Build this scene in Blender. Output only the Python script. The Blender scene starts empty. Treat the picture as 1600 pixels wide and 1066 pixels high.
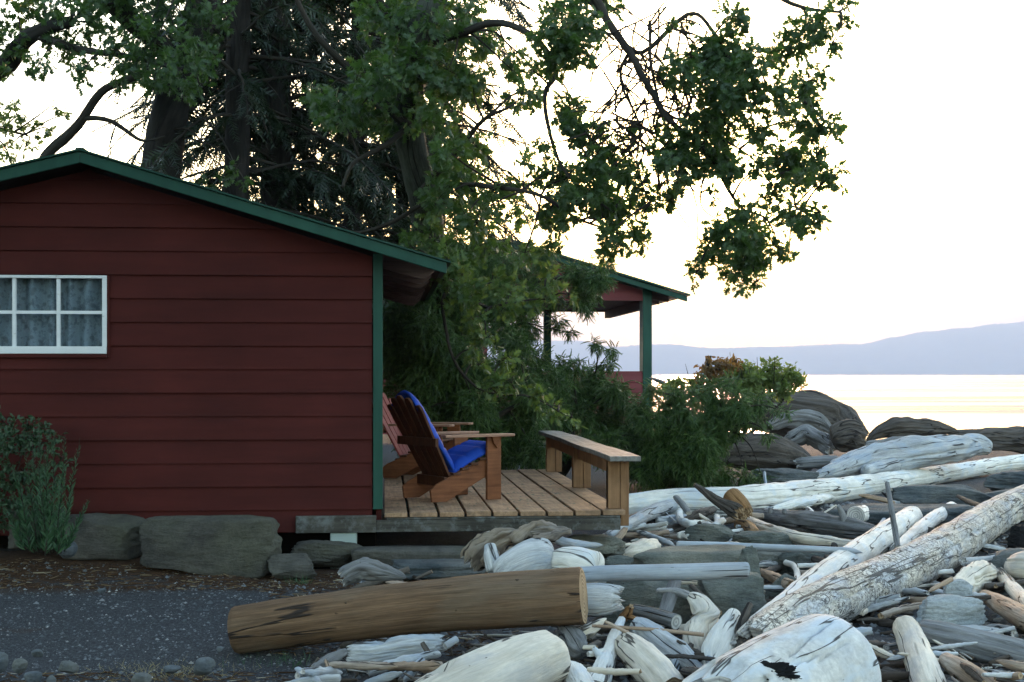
import bpy, math, random
import numpy as np
from mathutils import Vector, noise, Matrix
R = math.radians
sc = bpy.context.scene
# ---------------------------------------------------------------- camera, sky, sun, exposure
F = 2222.0; H = 1.55; HZ = 585.0
A = math.atan(200.0/2222.0); SA, CA = math.sin(A), math.cos(A)
cd = bpy.data.cameras.new('camera'); cam = bpy.data.objects.new('camera', cd); sc.collection.objects.link(cam)
cd.sensor_width = 36; cd.lens = 36*F/1600; cd.shift_y = 52/1600; cd.clip_start = .1; cd.clip_end = 20000
cam.location = (0, 0, H); cam.rotation_euler = (R(90), 0, -A); sc.camera = cam
SUN_AZ = math.degrees(A) + math.degrees(math.atan((1135-800)/F))      # clockwise from +Y
SUN_EL = 5.0
SKY_STRENGTH = 0.15; EXPOSURE = 3.25
w = bpy.data.worlds.new('World'); sc.world = w; w.use_nodes = True
nt = w.node_tree; nt.nodes.clear()
wo = nt.nodes.new('ShaderNodeOutputWorld'); bg = nt.nodes.new('ShaderNodeBackground')
sky = nt.nodes.new('ShaderNodeTexSky'); sky.sky_type = 'NISHITA'; sky.sun_disc = False
sky.sun_elevation = R(SUN_EL); sky.sun_rotation = R(SUN_AZ); sky.air_density = 1.0; sky.dust_density = 1.0; sky.ozone_density = .85
bg.inputs['Strength'].default_value = SKY_STRENGTH
# a thin luminous cloud bank low over the hills, pinker round the setting sun
def wn(k, **p):
    x = nt.nodes.new('ShaderNode'+k)
    for a_, v_ in p.items(): setattr(x, a_, v_)
    return x
def wm(op, a, b=0., c=0.):
    x = wn('Math', operation=op)
    for i, q in enumerate((a, b, c)):
        if isinstance(q, (int, float)): x.inputs[i].default_value = q
        else: nt.links.new(q, x.inputs[i])
    return x.outputs[0]
def wr(f, stops):
    x = wn('ValToRGB'); e = x.color_ramp.elements
    while len(e) < len(stops): e.new(.5)
    for i, (p, c) in enumerate(stops): e[i].position = p; e[i].color = (c, c, c, 1) if isinstance(c, (int, float)) else (*c, 1)
    nt.links.new(f, x.inputs[0]); return x.outputs[0]
tc = wn('TexCoord'); sp = wn('SeparateXYZ'); nt.links.new(tc.outputs['Generated'], sp.inputs[0])
mp = wn('Mapping'); mp.inputs['Scale'].default_value = (3.2, 3.2, 46.); nt.links.new(tc.outputs['Generated'], mp.inputs[0])
cn = wn('TexNoise'); cn.inputs['Scale'].default_value = 1.6; cn.inputs['Detail'].default_value = 5; nt.links.new(mp.outputs[0], cn.inputs['Vector'])
fade = wr(wm('MULTIPLY', sp.outputs[2], 8.), [(.0, 1.), (.30, .97), (.62, .80), (1., .0)])
lav = wr(cn.outputs['Fac'], [(.40, (.62, .58, .50)), (.50, (.52, .50, .50)), (.60, (.36, .38, .50))])
dt = wn('VectorMath', operation='DOT_PRODUCT'); nt.links.new(tc.outputs['Generated'], dt.inputs[0])
dt.inputs[1].default_value = (math.sin(R(SUN_AZ)), math.cos(R(SUN_AZ)), .018)
glow = wr(wm('MULTIPLY', wm('SUBTRACT', 1., dt.outputs['Value']), 60.), [(.0, 1.), (.25, .6), (1., 0.)])
mg = wn('MixRGB'); nt.links.new(wm('MULTIPLY', glow, wr(wm('MULTIPLY', sp.outputs[2], 8.), [(.12, 1.), (.42, .0)])), mg.inputs[0]); nt.links.new(lav, mg.inputs[1]); mg.inputs[2].default_value = (1.35, .78, .30, 1)
mx = wn('MixRGB'); nt.links.new(fade, mx.inputs[0]); nt.links.new(sky.outputs[0], mx.inputs[1]); nt.links.new(mg.outputs[0], mx.inputs[2])
nt.links.new(mx.outputs[0], bg.inputs[0]); nt.links.new(bg.outputs[0], wo.inputs[0])
sl = bpy.data.lights.new('sun', 'SUN'); sl.energy = 0.6; sl.angle = R(6); sl.color = (1, .55, .34)
so = bpy.data.objects.new('sun', sl); sc.collection.objects.link(so)
so.rotation_euler = (R(90-SUN_EL), 0, math.pi - R(SUN_AZ))
sc.view_settings.view_transform = 'Standard'; sc.view_settings.look = 'None'
sc.view_settings.gamma = 1; sc.view_settings.exposure = EXPOSURE
sc.cycles.use_denoising = True; sc.cycles.max_bounces = 6; sc.cycles.diffuse_bounces = 4
sc.cycles.transmission_bounces = 4; sc.cycles.volume_bounces = 1; sc.cycles.transparent_max_bounces = 8
sc.cycles.use_adaptive_sampling = True; sc.cycles.adaptive_threshold = .02
# ---------------------------------------------------------------- helpers
def W(px, py, d):
    x = (px-800)/F*d
    return Vector((SA*d+CA*x, CA*d-SA*x, H-(py-HZ)/F*d))
def dY(px, Y): return Y/(CA-SA*(px-800)/F)
def WY(px, py, Y): return W(px, py, dY(px, Y))
def WZ(px, py, z): return W(px, py, F*(H-z)/(py-HZ))
def sm(a, b, t):
    t = max(0., min(1., (t-a)/(b-a))); return t*t*(3-2*t)
def nz(x, y, z=0.): return noise.noise(Vector((x, y, z)))
def tag(o, label=None, cat=None, group=None, kind=None):
    if label: o['label'] = label
    if cat: o['category'] = cat
    if group: o['group'] = group
    if kind: o['kind'] = kind
    return o
def empty(name, loc=(0, 0, 0), rz=0, **k):
    o = bpy.data.objects.new(name, None); sc.collection.objects.link(o)
    o.location = loc; o.rotation_euler.z = rz; return tag(o, **k)
class MB:
    def __init__(s): s.v = []; s.f = []; s.m = []; s.g = []; s.sm = []
    def add(s, vs, fs, gp=None, mi=0, smooth=False):
        b = len(s.v); s.v += [tuple(v) for v in vs]; s.f += [tuple(b+i for i in f) for f in fs]
        s.m += ([mi]*len(fs) if isinstance(mi, int) else list(mi)); s.sm += [smooth]*len(fs)
        s.g += [tuple(v) for v in (gp if gp is not None else vs)]
    def box(s, x0, x1, y0, y1, z0, z1, gp=None):
        vs = [(x, y, z) for z in (z0, z1) for y in (y0, y1) for x in (x0, x1)]
        s.add(vs, [(0, 2, 3, 1), (4, 5, 7, 6), (0, 1, 5, 4), (2, 6, 7, 3), (0, 4, 6, 2), (1, 3, 7, 5)], gp)
    def prism(s, pts, y0, y1, ax='y'):      # outline in x,z extruded along y (or outline in y,z along x)
        n = len(pts)
        if ax == 'y': vs = [(p[0], y0, p[1]) for p in pts]+[(p[0], y1, p[1]) for p in pts]
        elif ax == 'x': vs = [(y0, p[0], p[1]) for p in pts]+[(y1, p[0], p[1]) for p in pts]
        else: vs = [(p[0], p[1], y0) for p in pts]+[(p[0], p[1], y1) for p in pts]
        s.add(vs, [tuple(range(n)), tuple(range(2*n-1, n-1, -1))]+[(i, (i+1) % n + 0, (i+1) % n+n, i+n)[::-1] for i in range(n)])
    def tube(s, pts, rs, n=6, lump=0., seed=0, caps=True, smooth=True):
        P = [Vector(p) for p in pts]; k = len(P); vs = []; gp = []; L = 0
        up = Vector((.13, .21, .97))
        for i in range(k):
            t = (P[min(i+1, k-1)]-P[max(i-1, 0)]).normalized()
            u = (up-t*up.dot(t))
            if u.length < .05: u = Vector((1, 0, 0))-t*t.x
            u.normalize(); b = t.cross(u)
            if i: L += (P[i]-P[i-1]).length
            for j in range(n):
                a = 2*math.pi*j/n; r = rs[i]
                if lump: r *= 1+lump*nz(math.cos(a)*1.3+seed, math.sin(a)*1.3, L/(rs[i]*3+.01))
                vs.append(P[i]+(u*math.cos(a)+b*math.sin(a))*r); gp.append((math.cos(a)*rs[i], math.sin(a)*rs[i], L))
        fs = [(i*n+j, i*n+(j+1) % n, (i+1)*n+(j+1) % n, (i+1)*n+j)[::-1] for i in range(k-1) for j in range(n)]
        if caps: fs += [tuple(range(n)), tuple(range(k*n-1, (k-1)*n-1, -1))]
        s.add(vs, fs, gp, 0, smooth)
    def build(s, name, mats, parent=None, bevel=0, **k):
        me = bpy.data.meshes.new(name); me.from_pydata(s.v, [], s.f)
        if not isinstance(mats, (list, tuple)): mats = [mats]
        for m in mats: me.materials.append(m)
        me.polygons.foreach_set('material_index', s.m); me.polygons.foreach_set('use_smooth', s.sm)
        at = me.attributes.new('gp', 'FLOAT_VECTOR', 'POINT'); at.data.foreach_set('vector', np.array(s.g, dtype=np.float32).ravel())
        me.update(); o = bpy.data.objects.new(name, me); sc.collection.objects.link(o); o.parent = parent
        if bevel:
            b = o.modifiers.new('bevel', 'BEVEL'); b.width = bevel; b.segments = 2; b.limit_method = 'ANGLE'
        return tag(o, **k)
# ---------------------------------------------------------------- materials
def C(h):                                   # linear rgb triple
    return (h[0], h[1], h[2], 1)
class M:
    def __init__(s, name):
        s.m = bpy.data.materials.new(name); s.m.use_nodes = True; s.t = s.m.node_tree; s.t.nodes.clear()
        s.o = s.n('OutputMaterial'); s.b = s.n('BsdfPrincipled'); s.l(s.b.outputs[0], s.o.inputs[0])
        s.b.inputs['Specular IOR Level'].default_value = .15
    def n(s, k, **p):
        x = s.t.nodes.new('ShaderNode'+k)
        for a, v in p.items(): setattr(x, a, v)
        return x
    def l(s, a, b): s.t.links.new(a, b)
    def src(s, kind='gp', rnd=True):
        if kind == 'gp': q = s.n('Attribute', attribute_name='gp').outputs['Vector']
        elif kind == 'obj': q = s.n('TexCoord').outputs['Object']
        else: q = s.n('NewGeometry').outputs['Position']
        if rnd:
            oi = s.n('ObjectInfo'); mu = s.n('Math', operation='MULTIPLY'); mu.inputs[1].default_value = 37.
            s.l(oi.outputs['Random'], mu.inputs[0]); ad = s.n('VectorMath', operation='ADD')
            s.l(q, ad.inputs[0]); s.l(mu.outputs[0], ad.inputs[1]); q = ad.outputs[0]
        return q
    def map(s, q, sc_, rot=(0, 0, 0)):
        x = s.n('Mapping'); x.inputs['Scale'].default_value = sc_; x.inputs['Rotation'].default_value = rot
        s.l(q, x.inputs['Vector']); return x.outputs[0]
    def noise(s, q, scale, det=4, rough=.55, dist=0.):
        x = s.n('TexNoise'); x.inputs['Scale'].default_value = scale; x.inputs['Detail'].default_value = det
        x.inputs['Roughness'].default_value = rough; x.inputs['Distortion'].default_value = dist
        s.l(q, x.inputs['Vector']); return x.outputs['Fac']
    def voro(s, q, scale, feat='DISTANCE_TO_EDGE'):
        x = s.n('TexVoronoi', feature=feat); x.inputs['Scale'].default_value = scale; s.l(q, x.inputs['Vector']); return x.outputs['Distance']
    def ramp(s, f, stops):
        x = s.n('ValToRGB'); e = x.color_ramp.elements
        while len(e) < len(stops): e.new(.5)
        for i, (p, c) in enumerate(stops):
            e[i].position = p; e[i].color = C(c) if not isinstance(c, (int, float)) else (c, c, c, 1)
        s.l(f, x.inputs[0]); return x.outputs[0]
    def mix(s, f, a, b, mode='MIX'):
        x = s.n('MixRGB', blend_type=mode)
        if isinstance(f, (int, float)): x.inputs[0].default_value = f
        else: s.l(f, x.inputs[0])
        for i, q in ((1, a), (2, b)):
            if isinstance(q, tuple): x.inputs[i].default_value = C(q)
            else: s.l(q, x.inputs[i])
        return x.outputs[0]
    def math(s, op, a, b=0.):
        x = s.n('Math', operation=op)
        for i, q in enumerate((a, b)):
            if isinstance(q, (int, float)): x.inputs[i].default_value = q
            else: s.l(q, x.inputs[i])
        return x.outputs[0]
    def bump(s, h, st=.5, dist=.01):
        x = s.n('Bump'); x.inputs['Strength'].default_value = st; x.inputs['Distance'].default_value = dist
        s.l(h, x.inputs['Height']); s.l(x.outputs[0], s.b.inputs['Normal'])
    def fin(s, col, rough=.8):
        if isinstance(col, tuple): s.b.inputs['Base Color'].default_value = C(col)
        else: s.l(col, s.b.inputs['Base Color'])
        s.b.inputs['Roughness'].default_value = rough; return s.m
def wood(name, c1, c2, c3, crack=.5, gs=30., pit=0., fine=.7, st=.6, ratio=.06, stain=None):
    m = M(name); q = m.src('gp')
    g = m.noise(m.map(q, (1, 1, ratio)), gs, 8, .65, .3)
    col = m.ramp(g, [(.3, c2), (.62, c1)])
    p = m.noise(m.map(q, (1, 1, .35)), 5., 3)
    col = m.mix(m.ramp(p, [(.45, 0.), (.7, 1.)]), col, c3)
    g2 = m.noise(m.map(q, (1, 1, ratio*.5)), gs*4, 4, .7)
    col = m.mix(.6*fine, col, m.ramp(g2, [(.32, .2), (.62, 1.)]), 'MULTIPLY')
    bl = m.noise(m.map(q, (1, 1, .5)), 2.2, 5, .7); col = m.mix(.5, col, m.ramp(bl, [(.36, .45), (.56, 1.)]), 'MULTIPLY')
    if stain: col = m.mix(m.ramp(m.noise(m.map(q, (1, 1, .45)), 7., 4, .6), [(.50, 0.), (.64, .8)]), col, stain)
    dq = m.n('VectorMath', operation='MULTIPLY_ADD'); wn = m.n('TexNoise'); wn.inputs['Scale'].default_value = 6.
    m.l(q, wn.inputs['Vector']); m.l(wn.outputs['Color'], dq.inputs[0]); dq.inputs[1].default_value = (.12, .12, .12); m.l(q, dq.inputs[2])
    v = m.voro(m.map(dq.outputs[0], (1, 1, .5)), 13.) if pit else None
    cn = m.noise(m.map(q, (1, 1, .06)), 9., 3, .45)
    cd_ = m.math('ABSOLUTE', m.math('SUBTRACT', cn, .5))
    mk = m.ramp(m.noise(m.map(q, (1, 1, .5)), 3.5, 2), [(.60-.3*crack, 0.), (.64-.3*crack, 1.)])
    ckm = m.math('MULTIPLY', m.ramp(cd_, [(.007, 1.), (.013, 0.)]), mk)
    if pit: ckm = m.math('MAXIMUM', ckm, m.math('MULTIPLY', m.ramp(v, [(.012, 1.), (.035, 0.)]), m.ramp(m.noise(q, 6., 3), [(.5, 0.), (.58, 1.)])))
    sp = m.noise(m.map(q, (1, 1, .45)), 26., 3, .6)          # small knots and wormy specks
    ckm = m.math('MAXIMUM', ckm, m.math('MULTIPLY', m.ramp(sp, [(.70, 0.), (.74, 1.)]), .7))
    hh = m.math('MULTIPLY_ADD', g, 1.); 
    if pit:
        pv = m.noise(m.map(q, (1, 1, .8)), 42., 5, .8, 1.2)
        pf = m.ramp(pv, [(.34+.1*pit, 1.), (.385+.1*pit, 0.)])
        pb = m.ramp(m.noise(q, 3., 2), [(.35, .3), (.55, 1.)])
        ckm = m.math('MAXIMUM', ckm, m.math('MULTIPLY', pf, pb))
    col = m.mix(m.math('MULTIPLY', ckm, .88), col, (.018, .016, .016))
    h = m.math('SUBTRACT', m.math('MULTIPLY', g, .6), ckm)
    h = m.math('ADD', h, m.math('MULTIPLY', g2, .25))
    m.bump(h, min(1., st*1.5), .02)
    return m.fin(col, .85)
def endgrain(name, c1, c2):
    m = M(name); q = m.src('gp', False)
    wv = m.n('TexWave', wave_type='RINGS', rings_direction='Z'); wv.inputs['Scale'].default_value = 14.; wv.inputs['Distortion'].default_value = 2.5
    wv.inputs['Detail'].default_value = 3; m.l(q, wv.inputs['Vector'])
    col = m.ramp(wv.outputs['Fac'], [(.2, c2), (.8, c1)])
    n2 = m.noise(q, 8., 5); col = m.mix(.6, col, m.ramp(n2, [(.3, .35), (.65, 1.)]), 'MULTIPLY')
    m.bump(wv.outputs['Fac'], .4, .006); return m.fin(col, .9)
MT = {}
MT['silver'] = wood('driftwood_silver', (.60, .60, .60), (.34, .35, .37), (.46, .48, .50), .55, fine=.6, ratio=.09, stain=(.30, .35, .42))
MT['blueg'] = wood('driftwood_blue_grey', (.42, .47, .53), (.27, .31, .37), (.36, .38, .41), .3, fine=.4, ratio=.08, st=.4)
MT['white'] = wood('driftwood_bleached', (.84, .80, .73), (.64, .61, .56), (.72, .70, .66), .5, fine=.3, ratio=.12, st=.4, stain=(.54, .58, .62))
MT['cream'] = wood('driftwood_cream', (.80, .71, .59), (.58, .50, .40), (.70, .64, .56), .6, fine=.35, ratio=.12, st=.4, stain=(.42, .40, .38))
MT['tan'] = wood('driftwood_tan', (.48, .35, .25), (.26, .175, .12), (.44, .38, .33), .5)
MT['orange'] = wood('driftwood_orange', (.36, .20, .09), (.20, .10, .045), (.28, .18, .10), .3)
MT['grey'] = wood('driftwood_grey', (.27, .27, .275), (.12, .12, .125), (.20, .19, .18), .5)
MT['dark'] = wood('driftwood_dark', (.13, .11, .095), (.045, .038, .033), (.10, .09, .085), .5)
MT['pitted'] = wood('driftwood_pitted', (.84, .77, .67), (.58, .53, .46), (.62, .63, .65), .7, pit=.95, fine=.45, ratio=.2, stain=(.46, .49, .54))
MT['stump'] = wood('driftwood_stump', (.72, .69, .64), (.46, .44, .42), (.54, .57, .61), .85, gs=12., ratio=1.3, fine=.3, st=.35, stain=(.52, .56, .60))
MT['hewn'] = wood('peeled_log', (.215, .132, .078), (.095, .056, .033), (.175, .125, .085), .02, gs=44., ratio=.05)
MT['rootgrey'] = wood('driftwood_root_grey', (.36, .32, .28), (.13, .11, .10), (.30, .24, .18), .7, gs=20., ratio=.25, st=1.)
MT['end_tan'] = endgrain('end_grain_tan', (.42, .30, .19), (.25, .17, .10))
MT['end_grey'] = endgrain('end_grain_grey', (.55, .53, .50), (.35, .34, .33))
MT['bark'] = wood('bark', (.036, .031, .027), (.009, .008, .007), (.026, .026, .022), .9, gs=14., st=1., ratio=.18)
MT['mossbark'] = wood('lichen_bark', (.085, .088, .076), (.028, .028, .024), (.07, .08, .06), .7, gs=16., st=1., ratio=.3)
MT['twig'] = wood('twig_bark', (.050, .042, .034), (.022, .018, .014), (.045, .043, .036), .2)
def lumber(name, c1, c2, axis, blotch=.5, rough=.75, grime=None):
    m = M(name); q = m.src('obj', True); s = [1., 1., 1.]; s[axis] = .05
    g = m.noise(m.map(q, tuple(s)), 40., 7, .65, .2); col = m.ramp(g, [(.3, c2), (.65, c1)])
    n = m.noise(q, 3.5, 5, .65); col = m.mix(blotch, col, m.ramp(n, [(.35, .3), (.62, 1.)]), 'MULTIPLY')
    if grime: col = m.mix(m.ramp(m.noise(q, 9., 6, .7), [(.5, 0.), (.66, .8)]), col, grime)
    m.bump(g, .35, .004); return m.fin(col, rough)
MT['deck'] = lumber('deck_board', (.42, .265, .165), (.24, .145, .085), 1, .55, grime=(.13, .09, .065))
MT['beam'] = lumber('weathered_beam', (.10, .092, .078), (.038, .035, .030), 0, .6, grime=(.15, .16, .16))
MT['benchtop'] = lumber('bench_top', (.26, .25, .235), (.12, .115, .105), 1, .5, grime=(.09, .08, .07))
MT['post'] = lumber('bench_post', (.30, .17, .09), (.18, .095, .05), 2, .45)
MT['chair'] = lumber('chair_wood', (.26, .10, .045), (.14, .05, .022), 0, .5, .55)
MT['chair_red'] = lumber('chair_wood_red', (.30, .085, .07), (.20, .05, .045), 0, .3, .55)
MT['chair_arm'] = lumber('chair_arm_wood', (.42, .24, .17), (.28, .15, .10), 0, .4, .5)
MT['chair_dark'] = lumber('chair_back_wood', (.13, .055, .03), (.06, .026, .016), 2, .5, .55)
MT['rafter'] = lumber('rafter_wood', (.16, .11, .10), (.08, .055, .05), 0, .4)
def paint(name, c1, c2, rough=.6, vary=.4, axis=0, fleck=None):
    m = M(name); q = m.src('obj', False); s = [1., 1., 1.]; s[axis] = .12
    n = m.noise(m.map(q, tuple(s)), 9., 6, .65); col = m.ramp(n, [(.3, c2), (.7, c1)])
    n2 = m.noise(q, 1.3, 4); col = m.mix(vary, col, m.ramp(n2, [(.3, .55), (.7, 1.)]), 'MULTIPLY')
    if fleck:
        fk = m.noise(m.map(q, tuple(s)), 46., 5, .75); col = m.mix(m.ramp(fk, [(.66, 0.), (.7, 1.)]), col, fleck)
    g = m.noise(m.map(q, (s[0]*.4, s[1], s[2])), 60., 4); m.bump(g, .2, .003); return m.fin(col, rough)
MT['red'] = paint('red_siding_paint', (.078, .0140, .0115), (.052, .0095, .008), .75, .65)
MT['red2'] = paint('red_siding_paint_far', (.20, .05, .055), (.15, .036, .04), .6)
MT['green'] = paint('green_trim_paint', (.022, .080, .058), (.013, .050, .038), .5, axis=2)
MT['greenroof'] = paint('green_metal_roof', (.016, .060, .044), (.010, .040, .030), .45)
MT['wwhite'] = paint('white_window_paint', (.72, .74, .76), (.60, .62, .64), .5, .25, fleck=(.25, .22, .18))
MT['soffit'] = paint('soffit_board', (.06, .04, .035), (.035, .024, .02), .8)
MT['black'] = paint('painted_void_shade', (.012, .010, .009), (.008, .007, .006), .9)  # near-black colour that paints the shade under the cabin floor
MT['pier'] = paint('pale_pier_block', (.42, .50, .48), (.30, .36, .35), .8)
def mk_cushion():
    m = M('blue_cushion_cloth'); q = m.src('obj'); n = m.noise(q, 240., 2); m.bump(n, .3, .002)
    return m.fin(m.ramp(m.noise(q, 6., 3), [(.3, (.010, .045, .30)), (.7, (.018, .07, .42))]), .7)
MT['blue'] = mk_cushion()
def mk_rock(name, c1, c2, c3, sc1=3., layer=.35):
    m = M(name); q = m.src('obj'); n = m.noise(m.map(q, (1, 1, 1/layer)), sc1, 9, .62, .4)
    col = m.ramp(n, [(.3, c2), (.68, c1)]); p = m.noise(q, 1.7, 4)
    col = m.mix(m.ramp(p, [(.5, 0.), (.66, .8)]), col, c3)
    f = m.noise(q, 55., 5, .75); col = m.mix(.5, col, m.ramp(f, [(.3, .45), (.65, 1.)]), 'MULTIPLY')
    fs_ = m.noise(m.map(q, (1, 1, 3)), 9., 6, .7); col = m.mix(.45, col, m.ramp(fs_, [(.36, .5), (.56, 1.)]), 'MULTIPLY')
    m.bump(m.math('ADD', m.math('ADD', n, fs_), m.math('MULTIPLY', f, .35)), .9, .03); return m.fin(col, .88)
MT['sand'] = mk_rock('grey_green_sandstone', (.19, .20, .18), (.075, .088, .085), (.25, .24, .20))
MT['block'] = mk_rock('mossy_stone_block', (.135, .128, .112), (.058, .056, .052), (.11, .11, .082), 4., .9)
MT['slab'] = mk_rock('dark_blue_slab', (.14, .155, .16), (.05, .062, .07), (.19, .19, .18), 3., .2)
MT['bluerock'] = mk_rock('pale_blue_stone', (.38, .43, .47), (.24, .28, .31), (.44, .46, .46))
MT['pebble'] = mk_rock('beach_pebble', (.15, .17, .19), (.08, .095, .11), (.20, .20, .18), 9., 1.)
MT['blackrock'] = mk_rock('wet_black_stone', (.02, .02, .022), (.01, .01, .011), (.03, .03, .03))
def leafmat(name, c1, c2, trans, tr=.45):
    m = M(name); at = m.n('Attribute', attribute_name='rnd'); col = m.ramp(at.outputs['Fac'], [(0, c1), (1, c2)])
    m.fin(col, .45); m.b.inputs['Specular IOR Level'].default_value = .4
    t = m.n('BsdfTranslucent'); t.inputs[0].default_value = C(trans)
    x = m.n('MixShader'); x.inputs[0].default_value = tr
    m.l(m.b.outputs[0], x.inputs[1]); m.l(t.outputs[0], x.inputs[2]); m.l(x.outputs[0], m.o.inputs[0]); return m.m
MT['oak'] = leafmat('oak_leaf', (.024, .050, .020), (.050, .090, .030), (.10, .20, .03), .35)
MT['oaky'] = leafmat('oak_leaf_pale', (.035, .075, .025), (.075, .13, .035), (.14, .22, .04), .4)
MT['fir'] = leafmat('fir_needle', (.007, .016, .008), (.015, .028, .011), (.05, .09, .03), .15)
MT['jun'] = leafmat('juniper_needle', (.026, .066, .018), (.10, .17, .04), (.05, .10, .02), .2)
MT['shrub'] = leafmat('shrub_leaf', (.07, .11, .03), (.14, .17, .05), (.22, .30, .06), .4)
MT['shrubred_flare'] = leafmat('reddish_flare_leaf', (.09, .055, .022), (.13, .09, .03), (.28, .15, .04), .4)  # reddish brown leaf with the red cast of lens flare painted in
MT['herb'] = leafmat('herb_leaf', (.03, .085, .04), (.06, .13, .06), (.06, .12, .04), .2)
MT['hedge'] = leafmat('bush_leaf', (.028, .06, .03), (.05, .095, .045), (.05, .10, .03), .2)
MT['straw'] = leafmat('dry_grass', (.30, .24, .11), (.42, .36, .18), (.3, .25, .1), .3)
MT['litter'] = wood('driftwood_litter', (.30, .25, .20), (.10, .08, .06), (.40, .38, .35), .1)
# ---------------------------------------------------------------- ground, water, hills
def gz(x, y):
    z = -.12+.21*sm(7.6, 10.3, y)
    right = sm(.0, 1.4, x-.1*(y-8)); z = z*(1-right)+right*(-.06+.05*sm(8, 16, y))
    lw = 1-sm(-1.05, -.85, x); z += .13*lw*sm(10.0, 10.9, y)
    if y > 10.8 and x < 2.5: z += -.12*(1-lw)*sm(10.8, 11.2, y)*(1-sm(2.0, 2.5, x))
    z += .035*nz(x*.9, y*.9)+.012*nz(x*4, y*4, 3)
    z += .35*sm(14, 24, y)*(1-sm(2.2, 8, x-(y-14)*.1))
    z -= 2.9*sm(33, 62, y+.55*max(0, x-6))
    z -= 2.4*sm(55, 110, abs(x))
    return z
def grid_ground():
    xs = list(np.concatenate([np.arange(-110, -8, 6.), np.arange(-8, 10, .11), np.arange(10, 24, .7), np.arange(24, 120, 6.)]))
    ys = list(np.concatenate([np.arange(-70, 5, 5.), np.arange(5, 18, .11), np.arange(18, 60, .9), np.arange(60, 130, 6.)]))
    V = [(x, y, gz(x, y)) for y in ys for x in xs]; n = len(xs)
    Fc = [(j*n+i, j*n+i+1, (j+1)*n+i+1, (j+1)*n+i) for j in range(len(ys)-1) for i in range(n-1)]
    b = MB(); b.add(V, Fc, None, 0, True); return b
m = M('gravel_ground'); q = m.src('pos', False)
n1 = m.noise(q, 60., 6, .75); base = m.ramp(n1, [(.34, (.022, .023, .026)), (.6, (.064, .066, .073)), (.72, (.16, .165, .17))])
v = m.n('TexVoronoi', feature='F1'); v.inputs['Scale'].default_value = 70.; m.l(q, v.inputs['Vector'])
base = m.mix(m.ramp(v.outputs['Distance'], [(.10, .7), (.17, 0.)]), base, (.25, .25, .25))
lm = m.noise(m.map(q, (.35, 1.3, 1)), 2.6, 6, .7, .8)          # brown needle litter in streaks
sep = m.n('SeparateXYZ'); m.l(q, sep.inputs[0])
band = m.ramp(m.math('DIVIDE', sep.outputs[1], 20.), [(.488, 0.), (.500, 1.), (.53, 1.), (.60, 0.)])
near = m.ramp(m.math('DIVIDE', sep.outputs[1], 20.), [(.36, .75), (.395, .0)])
lit = m.math('MAXIMUM', m.math('MULTIPLY', band, m.ramp(lm, [(.36, 0.), (.46, 1.)])), m.math('MULTIPLY', near, m.ramp(lm, [(.44, 0.), (.52, 1.)])))
lit = m.math('MAXIMUM', lit, m.math('MULTIPLY', m.ramp(lm, [(.60, 0.), (.68, 1.)]), .4))
lc = m.ramp(m.noise(m.map(q, (.5, 1.6, 1)), 45., 5, .8), [(.35, (.022, .014, .009)), (.6, (.075, .04, .022)), (.75, (.14, .10, .06))])
base = m.mix(lit, base, lc)
m.bump(m.math('ADD', n1, m.math('MULTIPLY', v.outputs['Distance'], -.5)), .8, .015)
MT['ground'] = m.fin(base, .95)
grid_ground().build('ground', MT['ground'], kind='structure')
# water
m = M('sea_water'); q = m.src('pos', False)
n1 = m.noise(m.map(q, (.25, 1., 1.)), .9, 5, .6); n2 = m.noise(m.map(q, (.02, .16, 1.)), .4, 3, .6)
m.bump(n1, 1., .18)
m.b.inputs['IOR'].default_value = 1.33; m.b.inputs['Specular IOR Level'].default_value = .5
rr = m.ramp(n2, [(.42, .10), (.6, .32)]); m.l(rr, m.b.inputs['Roughness'])
m.b.inputs['Base Color'].default_value = (.05, .07, .09, 1); MT['sea'] = m.m
gl_ = m.n('BsdfGlossy'); m.l(m.ramp(m.noise(m.map(q, (.012, .11, 1.)), .5, 4, .6), [(.42, (.36, .325, .335)), (.50, (.26, .245, .275)), (.58, (.15, .15, .18))]), gl_.inputs[0]); m.l(m.math('ADD', rr, .06), gl_.inputs['Roughness'])  # banded gloss tint paints dimmer, pinker lanes into the sky reflection
bp_ = m.n('Bump'); bp_.inputs['Strength'].default_value = .8; bp_.inputs['Distance'].default_value = .12; m.l(n1, bp_.inputs['Height']); m.l(bp_.outputs[0], gl_.inputs['Normal'])
ms_ = m.n('MixShader'); ms_.inputs[0].default_value = .94; m.l(m.b.outputs[0], ms_.inputs[1]); m.l(gl_.outputs[0], ms_.inputs[2]); m.l(ms_.outputs[0], m.o.inputs[0])
b = MB(); b.add([(-9300, -200, -1.6), (9300, -200, -1.6), (9300, 9300, -1.6), (-9300, 9300, -1.6)], [(0, 1, 2, 3)]); b.build('water', MT['sea'], kind='structure')
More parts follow.
